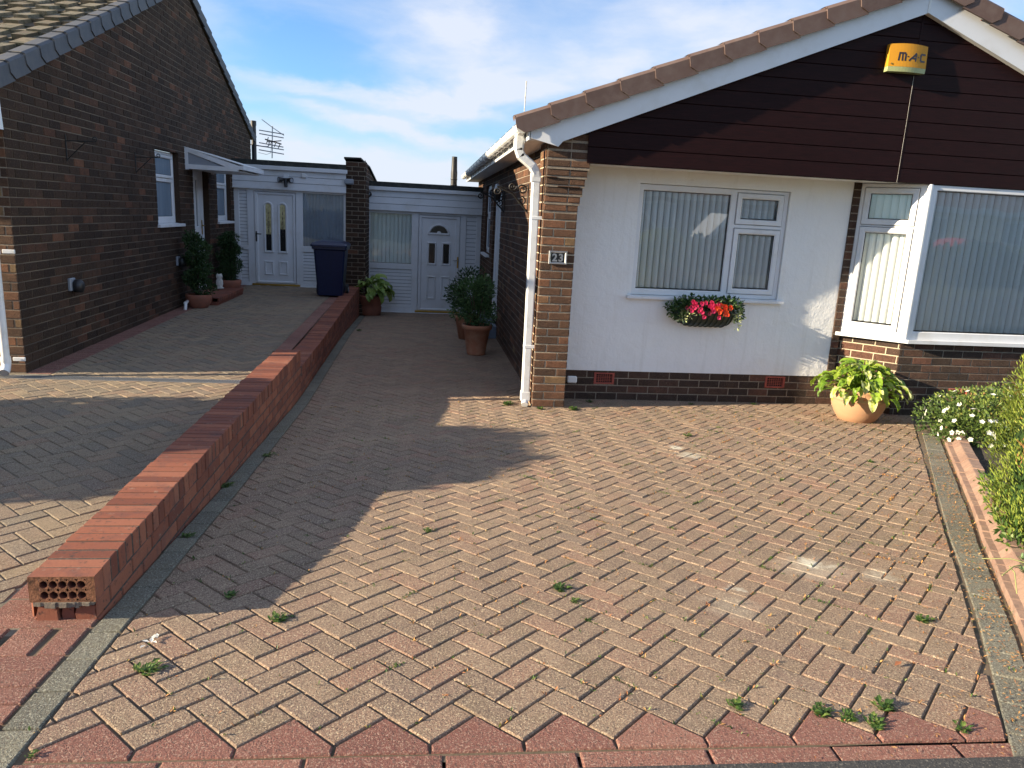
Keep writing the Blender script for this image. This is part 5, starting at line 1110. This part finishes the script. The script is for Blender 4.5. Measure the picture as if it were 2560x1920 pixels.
uni(t, 'handle', lambda mb: mb.tube([(X - .25, Y + .34, Z + .9), (X - .25, Y + .40, Z + .93), (X + .25, Y + .40, Z + .93), (X + .25, Y + .34, Z + .9)], .016, 'bin_blue', 8))
uni(t, 'axle', lambda mb: mb.tube([(X - .23, Y + .22, Z + .1), (X + .23, Y + .22, Z + .1)], .012, 'dull_alu', 8))
# hay rack planter
pc = (3.10, WYY, .50); t = thing('wall_planter', (3.1, WYY - .02, .5), 'green ribbed wall trough full of red and pink flowers under the picture window', 'planter')
def f(mb):
    n = 30; x0, x1 = 2.74, 3.44
    def prof(k, a):
        e = min(1, math.sin(PI * min(max(k, .0), 1)) ** .5 * 1.25); dep = .19 * min(1, e); hh = .19 * (.35 + .65 * min(1, e)); an = PI / 2 * a; return dep * math.cos(an), -hh * math.sin(an)
    V = []; NA = 8
    for i in range(n + 1):
        k = i / n; x = x0 + (x1 - x0) * k
        for q in range(NA + 1): dd, z = prof(k, q / NA); V.append((x, WYY - .005 - dd, .665 + z))
    mb.mesh(V, [(i * (NA + 1) + q, i * (NA + 1) + q + 1, (i + 1) * (NA + 1) + q + 1, (i + 1) * (NA + 1) + q) for i in range(n) for q in range(NA)], 'basket_green', .5, True)
uni(t, 'trough', f)
def f(mb):
    for i in range(1, 12):
        P = []
        for q in range(9):
            a = q / 8; k = (i / 12) - .07 * a ; k = max(k, .01); e = min(1, math.sin(PI * k) ** .5 * 1.25); dep = .19 * e; hh = .19 * (.35 + .65 * e); P.append((2.74 + .7 * k, WYY - .008 - dep * math.cos(PI / 2 * a) - .004, .665 - hh * math.sin(PI / 2 * a) - .002))
        mb.tube(P, .0055, 'basket_green', 6)
uni(t, 'ribs', f)
uni(t, 'foliage', lambda mb: ([foliage_blob(mb, (2.83 + .53 * k / 7, WYY - .11, (.715 + .03 * math.sin(k * 2.2))), .1, .09, .07, 110, .045, .026, 'leaf_ivy', .2, -.6, tb=lambda v, k: R.random() * .78) for k in range(8)], foliage_blob(mb, (2.76, WYY - .1, .66), .09, .1, .1, 240, .045, .026, 'leaf_ivy', .2, -1, tb=lambda v, k: R.random() * .8), foliage_blob(mb, (2.66, WYY - .08, .69), .05, .04, .03, 30, .04, .024, 'leaf_ivy', .2, -1, tb=lambda v, k: R.random() * .8), foliage_blob(mb, (3.42, WYY - .1, .64), .075, .09, .08, 240, .035, .02, 'leaf_ivy', .2, -1)))
uni(t, 'trailing_ivy', lambda mb: (foliage_blob(mb, (2.79, WYY - .19, .59), .05, .03, .08, 60, .035, .014, 'leaf_ivy', .2, -1, tb=lambda v, k: R.uniform(.75, 1)), foliage_blob(mb, (2.86, WYY - .2, .63), .04, .03, .04, 30, .035, .014, 'leaf_ivy', .2, -1, tb=lambda v, k: R.uniform(.7, 1)), foliage_blob(mb, (3.41, WYY - .17, .57), .035, .03, .08, 70, .035, .013, 'leaf_ivy', .2, -1, tb=lambda v, k: R.uniform(.75, 1))))
def f(mb):
    L = [(2.875, .735, 0), (2.885, .715, 0), (2.96, .73, 0), (2.93, .66, 0), (2.945, .68, 0), (2.96, .645, 0), (3.06, .755, 0), (3.07, .735, 0), (3.07, .69, 0), (2.98, .60, 0), (3.14, .60, 0), (2.85, .655, 0), (3.0, .745, 0),
         (3.13, .695, 1), (3.2, .715, 1), (3.22, .70, 1), (3.21, .675, 1), (3.23, .66, 1), (3.15, .65, 1), (3.21, .635, 1), (3.24, .63, 1), (3.28, .695, 1), (2.80, .685, 2), (3.04, .64, 2), (3.14, .745, 2), (2.86, .70, 2)]
    L += [(R.uniform(2.84, 3.14), R.uniform(.66, .76), 0) for _ in range(16)] + [(R.uniform(3.1, 3.28), R.uniform(.64, .73), 1) for _ in range(9)]
    for x, z, m in L:
        y = WYY - .17 - .05 * (1 - abs(x - 3.1) / .4) - .03 * (.75 - z) / .1
        for k in range(7):
            a = k * 2 * PI / 5 + R.random(); d = Vector((math.cos(a), -.35 + R.uniform(-.2, .2), math.sin(a))); leaf(mb, (x, y - .035, z + .012), d, (0, -1, 0), .028, .028, ('petal_pink', 'petal_red', 'petal_dark')[m], R.random(), .1)
uni(t, 'blooms', f)
# white flowered shrub
c = (5.42, 6.2, gR(6.2) + .02); t = thing('flowering_shrub', c, 'low bushy shrub dotted with white flowers at the far end of the bed kerb', 'shrub')
uni(t, 'stems', lambda mb: [mb.tube([c, (c[0] + .25 * math.cos(a), c[1] + .25 * math.sin(a), c[2] + .25), (c[0] + .42 * math.cos(a), c[1] + .42 * math.sin(a), c[2] + .35)], .006, 'bark', 5) for a in [i * .7 for i in range(9)]])
def f(mb):
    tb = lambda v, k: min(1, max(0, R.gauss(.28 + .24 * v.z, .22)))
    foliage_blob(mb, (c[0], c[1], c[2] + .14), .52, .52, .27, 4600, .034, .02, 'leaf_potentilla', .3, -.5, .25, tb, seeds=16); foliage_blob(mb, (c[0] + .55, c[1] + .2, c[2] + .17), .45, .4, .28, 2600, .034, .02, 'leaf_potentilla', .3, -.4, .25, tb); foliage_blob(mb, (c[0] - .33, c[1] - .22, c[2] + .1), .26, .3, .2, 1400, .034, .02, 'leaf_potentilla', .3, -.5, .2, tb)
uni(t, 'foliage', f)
def f(mb):
    for i in range(130):
        cc = R.choice(((c[0], c[1], c[2] + .14, .55, .55, .31), (c[0] + .55, c[1] + .2, c[2] + .17, .47, .43, .32), (c[0] - .33, c[1] - .22, c[2] + .1, .28, .32, .22))); v = rnd_dir(-.2); p = (cc[0] + v.x * cc[3], cc[1] + v.y * cc[4], cc[2] + v.z * cc[5])
        a1 = v.orthogonal().normalized(); a2 = v.cross(a1)
        for k in range(5): a = k * 2 * PI / 5; leaf(mb, p, a1 * math.cos(a) + a2 * math.sin(a) + v * .35, v, .027, .026, 'petal_white', R.random(), .05)
uni(t, 'blooms', f)
# golden conifer
c = (4.0, 3.36, gR(3.4) + .0); t = thing('conifer', c, 'dense golden green conifer bush at the right edge of the planting bed', 'bush')
uni(t, 'trunk', lambda mb: mb.tube([c, (c[0], c[1], c[2] + 1.2)], .05, 'bark', 8))
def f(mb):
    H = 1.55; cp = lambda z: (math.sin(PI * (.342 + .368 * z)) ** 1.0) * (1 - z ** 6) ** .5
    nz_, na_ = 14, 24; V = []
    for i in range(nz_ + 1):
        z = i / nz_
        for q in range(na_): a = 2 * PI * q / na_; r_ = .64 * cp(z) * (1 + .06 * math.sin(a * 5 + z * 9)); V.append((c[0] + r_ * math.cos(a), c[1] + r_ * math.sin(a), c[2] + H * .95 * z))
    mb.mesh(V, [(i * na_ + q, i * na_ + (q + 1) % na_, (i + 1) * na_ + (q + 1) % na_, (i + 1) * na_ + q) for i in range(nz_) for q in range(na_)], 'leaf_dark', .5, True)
    for i in range(46000):
        z = R.random() ** 1.1; a = R.uniform(0, 2 * PI)
        rr = .72 * cp(z) * (1 + .08 * math.sin(a * 5 + z * 9) + .05 * math.sin(a * 11 - z * 17) + .03 * math.sin(a * 23 + z * 31)) * R.uniform(.9, 1.02)
        p = Vector((c[0] + rr * math.cos(a), c[1] + rr * math.sin(a), c[2] + .03 + H * z)); n_ = Vector((math.cos(a), math.sin(a), .25)); d = (n_ * .55 + Vector((0, 0, .9)) + rnd_dir() * .65)
        pat = math.sin(a * 6 + z * 8) + math.sin(z * 17 + a * 3); tn = min(.9, max(0, R.gauss(.58, .2))); tn = R.uniform(.92, 1) if (pat > .9 and z < .62 and R.random() < .55) else tn
        leaf(mb, p, d, n_, R.uniform(.018, .036), R.uniform(.007, .013), 'leaf_conifer', tn, .1)
uni(t, 'crown', f)
# trailing green plant at kerb and silver succulent
c = (3.33, 3.5, gR(3.5) + .07); t = thing('trailing_plant', c, 'small leafy green plant trailing over the kerb below the conifer', 'plant'); 
uni(t, 'foliage', lambda mb: [foliage_blob(mb, (c[0] + .125 * k, c[1] + .185 * k, c[2] + .02), .07, .11, .06, 80, .04, .02, 'leaf_weed', .1, -.3) for k in range(-1, 5)]); uni(t, 'stems', lambda mb: [mb.tube([(c[0] + .1 * k + .1, c[1] + .15 * k, c[2] - .05), (c[0] + .1 * k - .05, c[1] + .15 * k, c[2] + .02)], .003, 'bark', 4) for k in range(-2, 4)])
c = (2.85, 2.72, gR(2.7) + .08); t = thing('trailing_succulent', c, 'grey green succulent with long pale stems sprawling over the near kerb', 'plant')
def f(mb):
    p = Vector((c[0] + R.uniform(-.12, .35), c[1] + R.uniform(-.3, .3), c[2] + R.uniform(0, .05))); 
    for k in range(14): leaf(mb, p, rnd_dir(-.1) + Vector((0, 0, .3)), (0, 0, 1), .038, .012, 'leaf_succulent', R.random(), .1)
for i in range(24): uni(t, 'rosette', f)
def f(mb):
    for i in range(12):
        x, y = c[0] + R.uniform(-.05, .4), c[1] + R.uniform(-.3, .3); a = R.uniform(2.3, 4.2); mb.tube([(x, y, c[2] + .02), (x + .12 * math.cos(a), y + .12 * math.sin(a), c[2] + .04), (x + .24 * math.cos(a), y + .24 * math.sin(a), c[2] + R.uniform(-.02, .03))], .003, 'leaf_succulent', 4, tint=1)
uni(t, 'stems', f)
# weeds in the joints
def weed(x, y, g, s_, n, lb, flat=.5):
    n = int(n * 2.4)
    z = g(y); mb = MB()
    for i in range(n):
        a = R.uniform(0, 2 * PI); d = Vector((math.cos(a), math.sin(a), R.uniform(.1, .9) * (1 - flat) * 2)); rr = R.uniform(0, .7) * s_; l = s_ * R.uniform(.2, .6)
        leaf(mb, (x + rr * math.cos(a * 1.7), y + rr * math.sin(a * 1.7), z + R.uniform(0, .3) * s_ * (1 - flat)), d, (0, 0, 1), l, l * R.uniform(.3, .6), 'leaf_weed', R.random() * .9, .15, .2)
    o = mb.build('weed', None, (x, y, z)); tag(o, lb, 'weed', 'weeds growing in the paving joints')
for w_ in ((-.53, 2.735, .06, 34, 'leafy green weed at the tip of the wall shadow'), (-.90, 2.37, .062, 30, 'green weed tuft in front of the end of the low wall'), (.656, 2.985, .055, 28, 'larger of two weed tufts in the middle of the pink driveway'), (.70, 2.86, .035, 18, 'small weed just in front of the middle weed tuft'),
    (1.085, 2.055, .045, 22, 'weed above a red edging block left of the long weed strip'), (1.36, 2.0, .05, 40, 'left end of the long weed strip along the red edging'), (1.44, 1.965, .045, 34, 'right end of the long weed strip along the red edging'), (1.60, 2.02, .055, 34, 'upper weed of the pair right of the long strip'), (1.505, 1.925, .05, 34, 'lower weed of the pair right of the long strip'),
    (2.18, 2.625, .05, 30, 'spiky green weed near the grey edging on the right'), (.08, 3.745, .045, 18, 'small weed just outside the big shadow edge'), (-1.15, 3.67, .05, 24, 'shaded weed between the low wall and the grey strip'), (-.77, 2.96, .045, 24, 'shaded weed in the near part of the wall shadow'), (-1.19, 4.56, .06, 26, 'shaded weed at the foot of the low wall'), (-1.08, 5.3, .06, 24, 'shaded weed farther along the foot of the low wall'),
    (1.60, 7.24, .085, 40, 'sunlit weed clump right of the brick pillar foot'), (1.25, 7.24, .06, 30, 'weed clump directly before the brick pillar'), (.93, 7.42, .09, 44, 'weed clump at the foot of the white downpipe'), (2.41, 6.12, .06, 22, 'weed patch in the sunlit paving under the picture window'), (1.86, 7.62, .06, 24, 'shaded weed against the plinth by the first air brick'), (3.75, 7.66, .05, 24, 'weed against the plinth below the second air brick'), (4.35, 5.15, .06, 26, 'weed on the grey edging near the white flowers'), (3.66, 5.3, .05, 24, 'weed between the flowers and the paving middle'), (1.78, 1.885, .05, 12, 'round leaved plant at the front right corner'),
    (3.0, 7.6, .045, 20, 'tiny weed midway along the plinth'), (-1.06, 1.93, .03, 12, 'tiny weed at the front left corner'), (-1.0, 12.3, .09, 26, 'dark weed at the far foot of the low wall')): weed(*w_[:2], gR, *w_[2:])
# moss and crumbs in joints (uncountable)
mb = MB()
for i in range(5200):
    x, y = R.uniform(-1.1, 5), R.uniform(1.95, 7.6)
    if x > right_edge(y) + .2: continue
    if R.random() > (.35 + .65 * (x + 1) / 5) : continue
    # snap to a 45 degree joint line
    q_ = R.random() < .5; s_, t_ = x - S0, y - 1.923; p_, r_ = (s_ + t_) * q2, (t_ - s_) * q2
    if q_: p_ = round(p_ / .1) * .1 + R.gauss(0, .004)
    else: r_ = round(r_ / .1) * .1 + R.gauss(0, .004)
    s_, t_ = (p_ - r_) * q2, (p_ + r_) * q2; xx, yy_ = st2w(s_ + S0, t_)
    for k in range(3): leaf(mb, (xx + R.gauss(0, .006), yy_ + R.gauss(0, .006), gR(yy_) - .003), rnd_dir(.05), (0, 0, 1), R.uniform(.008, .022), R.uniform(.003, .008), 'leaf_weed' if R.random() < .55 else 'dry_leaf', R.random())
for i in range(150):
    x, y = R.uniform(-1.0, 4.6), R.uniform(1.95, 7.5)
    if x > right_edge(y) - .02 or (x < .3 and R.random() < .6): continue
    q_ = R.random() < .5; s_, t_ = x - S0, y - 1.923; p_, r_ = (s_ + t_) * q2, (t_ - s_) * q2; ln = R.uniform(.01, .06); sc_ = R.uniform(.5, 1.2); mt = 'leaf_weed' if R.random() < .75 else 'dry_leaf'
    for k in range(int(ln * 700) + 6):
        a_, b_ = (round(p_ / .1) * .1 + R.gauss(0, .005), r_ + R.gauss(0, ln)) if q_ else (p_ + R.gauss(0, ln), round(r_ / .1) * .1 + R.gauss(0, .005))
        xx, yy_ = st2w((a_ - b_) * q2 + S0, (a_ + b_) * q2); leaf(mb, (xx, yy_, gR(yy_) - .003), rnd_dir(.0), (0, 0, 1), R.uniform(.008, .02) * sc_, R.uniform(.004, .008) * sc_, mt, R.random())
tag(mb.build('moss', None, (1, 4, -.2)), 'fine moss and dry bits in the paving joints', 'moss', kind='stuff')
mb = MB()
for i in range(1500):
    y = R.uniform(1.75, 5.6); x = right_edge(y) + R.gauss(.1, .06) if R.random() < .7 else right_edge(y) - abs(R.gauss(0, .35)); leaf(mb, (x, y, gR(y) + .003), Vector((R.gauss(0, 1), R.gauss(0, 1), R.uniform(0, .3))), (0, 0, 1), R.uniform(.01, .024), R.uniform(.003, .007), 'dry_leaf', R.random(), .2)
tag(mb.build('dry_litter', None, (2.5, 3, 0)), 'orange dry conifer litter along the grey edging', 'litter', kind='stuff')
def fallen(x, y, l, lb, mat='dry_leaf', tn=.2, cat='leaf', name='fallen_leaf', a=.4, n=1):
    mb = MB()
    for k in range(n): leaf(mb, (x + (0 if n == 1 else R.gauss(0, .012)), y + (0 if n == 1 else R.gauss(0, .012)), gR(y) + .006), (math.cos(a + k * 1.3), math.sin(a + k * 1.3), .15), (0, 0, 1), l, l * .45, mat, tn, .2)
    tag(mb.build(name, None, (x, y, gR(y))), lb, cat)
fallen(1.80, 2.27, .045, 'small dark red fallen leaf on the paving at lower right', tn=0.0)
fallen(-.967, 2.573, .03, 'small white feather on the paving before the low wall end', 'petal_white', .8, 'feather', 'feather', n=7)
# ------------------------------------------------------------------ outside the frame
c = (-6.0, 4.45, gL(4.4)); t = thing('garden_shrub', c, 'large rounded shrub beside the buff driveway, left of the view', 'shrub')
uni(t, 'trunk', lambda mb: mb.tube([c, (c[0], c[1], c[2] + 1.3)], .06, 'bark', 8))
def f(mb):
    foliage_blob(mb, (c[0], 5.08, c[2] + 1.1), .66, .62, .84, 5000, .1, .07, 'leaf_dark', .15, -1, .04, seeds=4); foliage_blob(mb, (c[0], 4.0, c[2] + 1.1), .6, .5, .78, 5000, .1, .07, 'leaf_dark', .15, -1, .04, seeds=4); foliage_blob(mb, (c[0], 4.5, c[2] + 1.0), .9, .85, .92, 9000, .1, .07, 'leaf_dark', .15, -1, .04, seeds=4); foliage_blob(mb, (c[0], c[1] + .1, c[2] + .5), .95, 1.0, .5, 4500, .1, .07, 'leaf_dark', .15, -1, .04, seeds=4)
uni(t, 'crown', f)
def opp_house(x, y, lb, mat):
    t = thing('house', (x, y, 0), lb, 'house', 'houses across the road')
    f_ = lambda a, b, c: (x - a, y - b, c)
    uni(t, 'wall', lambda mb: (mb.box(-5, 5, 0, 7, -.5, 3.0, mat, fr=f_)))
    uni(t, 'roof', lambda mb: mb.mesh([f_(*p) for p in ((-5.4, -.4, 3), (5.4, -.4, 3), (5.4, 7.4, 3), (-5.4, 7.4, 3), (-5.4, 3.5, 5.0), (5.4, 3.5, 5.0))], [(0, 1, 5, 4), (2, 3, 4, 5), (0, 4, 3), (1, 2, 5)], 'roof_red'))
    for (a, z, w_, h) in ((-2.6, 1.35, 1.9, 1.2), (2.4, 1.35, 1.9, 1.2)):
        wn_ = uni(t, 'window', lambda mb: slab(mb, frame((x, y, 0), (-1, 0, 0), (0, 0, 1), (0, 1, 0)), (a - w_ / 2, z, a + w_ / 2, z + h), [(a - w_ / 2 + .1, z + .1, a - .3, z + h - .1), (a - .15, z + .1, a + w_ / 2 - .1, z + h - .1)], 0, .05, 'upvc')); uni(wn_, 'pane', lambda mb: mb.box(a - w_ / 2 + .05, a + w_ / 2 - .05, -.02, -.01, z + .05, z + h - .05, 'obscured_glass', fr=f_))
    uni(t, 'eaves_board', lambda mb: mb.box(-5.4, 5.4, -.42, -.4, 2.75, 3.02, 'upvc', fr=f_))
opp_house(26.5, -19, 'cream bungalow across the road, first from the right', 'cream_wall'); opp_house(14, -21, 'brick bungalow across the road, beyond the cream one', 'brick_plinth'); opp_house(-6, -20, 'cream bungalow across the road facing the pink driveway', 'cream_wall')
mb = MB()
for i in range(9000): 
    x = R.uniform(-14, 26); leaf(mb, (x, -9.5 + R.gauss(0, .12), R.uniform(-.1, 1.3) + .08 * math.sin(x * 3)), rnd_dir(), (0, 1, 0), .22, .16, 'leaf_dark', R.random())
mb.box(-14, 26, -9.9, -9.6, -.2, 1.2, 'leaf_dark'); tag(mb.build('hedge', None, (6, -9.6, 0)), 'long clipped dark hedge across the road', 'hedge')
def car(x, y, mat, lb, L=4.1, hs=1):
    t = thing('parked_car', (x, y, -.03), lb, 'car', 'cars parked across the road'); P = [(-L / 2, .3), (L / 2, .3), (L / 2, .75), (L / 2 - .9, .9), (L / 2 - 1.5, 1.42), (-L / 2 + .9, 1.45), (-L / 2 + .15, .95), (-L / 2, .8)]; P = [(a, b * hs) for a, b in P]
    uni(t, 'body', lambda mb: mb.prism(P, lambda u, v, d: Vector((x + u, y - d, v)), -.85, .85, mat))
    for sy in (-1, 1): uni(t, 'side_windows', lambda mb: mb.prism([(-L / 2 + .45, .95 * hs), (L / 2 - 1.1, .95 * hs), (L / 2 - 1.6, 1.36 * hs), (-L / 2 + 1, 1.38 * hs)], lambda u, v, d: Vector((x + u, y + sy * .855 - d, v)), -.004, .004, 'sign_black'))
    for sx_ in (-1, 1):
        for sy in (-1, 1): uni(t, 'wheel', lambda mb: mb.tube([(x + sx_ * 1.25, y + sy * .62, .29), (x + sx_ * 1.25, y + sy * .87, .29)], .31, 'tyre', 20))
car(22.5, -13.5, 'car_red', 'red parked car across the road behind the hedge'); car(8.3, -12.5, 'car_white', 'white parked van across the road behind the hedge', 3.0, 1.38); car(12.2, -12.5, 'car_white', 'long white parked van across the road behind the hedge', 3.4, 1.4)
# ------------------------------------------------------------------ light, sky, camera
EL, AZ_ = 17.2, 8.5
w = bpy.data.worlds.new('World'); S.world = w; w.use_nodes = True; nt = w.node_tree; N = nt.nodes; Lk = nt.links
bg = N['Background']; sk = N.new('ShaderNodeTexSky'); sk.sky_type = 'NISHITA'; sk.sun_disc = False; sk.sun_elevation = rad(EL); sk.sun_rotation = rad(90 + AZ_); sk.air_density = 1.0; sk.dust_density = .6; sk.ozone_density = 2.0
tc = N.new('ShaderNodeTexCoord'); sp = N.new('ShaderNodeSeparateXYZ'); Lk.new(tc.outputs['Generated'], sp.inputs[0])
def mth(op, a, b=None, c=None):
    x = N.new('ShaderNodeMath'); x.operation = op
    for i, v in enumerate((a, b, c)):
        if v is None: continue
        if hasattr(v, 'links'): Lk.new(v, x.inputs[i])
        else: x.inputs[i].default_value = v
    return x.outputs[0]
az_ = mth('DIVIDE', sp.outputs[0], mth('MAXIMUM', mth('ABSOLUTE', sp.outputs[1]), .15)); el_ = sp.outputs[2]
def nz(scale, sx, sz, off, detail=6, dist=.3):
    cb = N.new('ShaderNodeCombineXYZ'); Lk.new(mth('MULTIPLY', az_, sx), cb.inputs[0]); Lk.new(mth('MULTIPLY', el_, sz), cb.inputs[1]); cb.inputs[2].default_value = off
    n = N.new('ShaderNodeTexNoise'); n.inputs['Scale'].default_value = scale; n.inputs['Detail'].default_value = detail; n.inputs['Roughness'].default_value = .55; n.inputs['Distortion'].default_value = dist; Lk.new(cb.outputs[0], n.inputs[0]); return n.outputs[0]
wa = mth('ADD', az_, mth('MULTIPLY', mth('SUBTRACT', nz(9, 1, 2.2, 3.1), .5), .16)); we = mth('ADD', el_, mth('MULTIPLY', mth('SUBTRACT', nz(8, 1, 2.2, 7.7), .5), .07))
tot = None
for (ca_, ce_, ra_, re_, am_, sl_) in ((.04, .215, .085, .038, .95, 0), (.13, .165, .13, .03, .8, .1), (.01, .135, .12, .02, .8, .12), (.36, .235, .2, .04, .8, 0), (.24, .195, .08, .02, .4, 0), (-.14, .145, .13, .012, .75, -.03), (-.03, .102, .2, .011, .8, -.12), (-.1, .066, .24, .026, .9, -.05), (.05, .035, .5, .022, .85, 0), (.75, .24, .1, .05, .5, 0), (-.3, .19, .07, .03, .35, 0), (-.9, .2, .4, .06, .6, 0), (1.3, .12, .4, .05, .6, 0)):
    da = mth('DIVIDE', mth('SUBTRACT', wa, ca_), ra_); de = mth('DIVIDE', mth('SUBTRACT', mth('SUBTRACT', we, ce_), mth('MULTIPLY', mth('SUBTRACT', wa, ca_), sl_)), re_)
    g = mth('MULTIPLY', mth('EXPONENT', mth('MULTIPLY', mth('ADD', mth('POWER', mth('ABSOLUTE', da), 2.4), mth('POWER', mth('ABSOLUTE', de), 2.4)), -1)), am_); tot = g if tot is None else mth('ADD', tot, g)
tex = mth('ADD', .45, mth('MULTIPLY', nz(14, 1, 3.2, 1.2, 8), 1.0)); base_ = mth('MULTIPLY', mth('SUBTRACT', nz(5, 1, 3, 5.5, 7), .42), 1.1)
tex = mth('MULTIPLY', tex, .92); cov = mth('MAXIMUM', mth('MINIMUM', mth('ADD', mth('MULTIPLY', tot, tex), mth('MAXIMUM', base_, 0.02)), .93), 0)
hi_ = N.new('ShaderNodeMapRange'); hi_.interpolation_type = 'SMOOTHSTEP'; hi_.inputs[1].default_value = .3; hi_.inputs[2].default_value = .5; Lk.new(el_, hi_.inputs[0]); cov = mth('MINIMUM', mth('ADD', cov, mth('MULTIPLY', mth('MULTIPLY', hi_.outputs[0], nz(2.5, 1, 2, 9.3)), .7)), .93)  # unseen pale cloud high in the dome, added as neutral fill light
mx = N.new('ShaderNodeMix'); mx.data_type = 'RGBA'; Lk.new(cov, mx.inputs[0]); 
gm = N.new('ShaderNodeMix'); gm.data_type = 'RGBA'; gm.blend_type = 'MULTIPLY'; gm.inputs[0].default_value = 1; Lk.new(sk.outputs[0], gm.inputs[6]); gm.inputs[7].default_value = (.9, 1.28, 1.72, 1)
Lk.new(gm.outputs[2], mx.inputs[6]); mx.inputs[7].default_value = (5.6, 6.0, 6.9, 1); Lk.new(mx.outputs[2], bg.inputs[0]); bg.inputs[1].default_value = .052
sd = bpy.data.lights.new('sun', 'SUN'); sd.energy = 5.0; sd.angle = rad(.5); sd.color = (1, .845, .62); so = bpy.data.objects.new('sun', sd); COL.objects.link(so)
dv = Vector((math.cos(rad(AZ_)) * math.cos(rad(EL)), math.sin(rad(AZ_)) * math.cos(rad(EL)), -math.sin(rad(EL)))); so.rotation_euler = dv.to_track_quat('-Z', 'Y').to_euler(); so.location = (-20, -4, 8)
pitch, roll, yaw = rad(12.83), rad(3.0), rad(7.4)
fwd = Vector((math.sin(yaw) * math.cos(pitch), math.cos(yaw) * math.cos(pitch), -math.sin(pitch))); r0 = Vector((math.cos(yaw), -math.sin(yaw), 0)); u0 = r0.cross(fwd)
rr = r0 * math.cos(roll) + u0 * math.sin(roll); uu = -r0 * math.sin(roll) + u0 * math.cos(roll)
cd = bpy.data.cameras.new('camera'); cd.sensor_width = 36; cd.lens = 36 * 1590 / 2212; cd.clip_end = 1000; cd.clip_start = .05
co = bpy.data.objects.new('camera', cd); COL.objects.link(co); S.camera = co
m4 = Matrix((rr, uu, -fwd)).transposed().to_4x4(); m4.translation = (0, 0, 1.55); co.matrix_world = m4
S.view_settings.view_transform = 'Standard'; S.view_settings.look = 'None'; S.view_settings.gamma = 1; S.view_settings.exposure = 1.5
S.cycles.max_bounces = 6; S.cycles.transparent_max_bounces = 12
for o in list(bpy.data.objects):
    if '_b' in o: del o['_b']
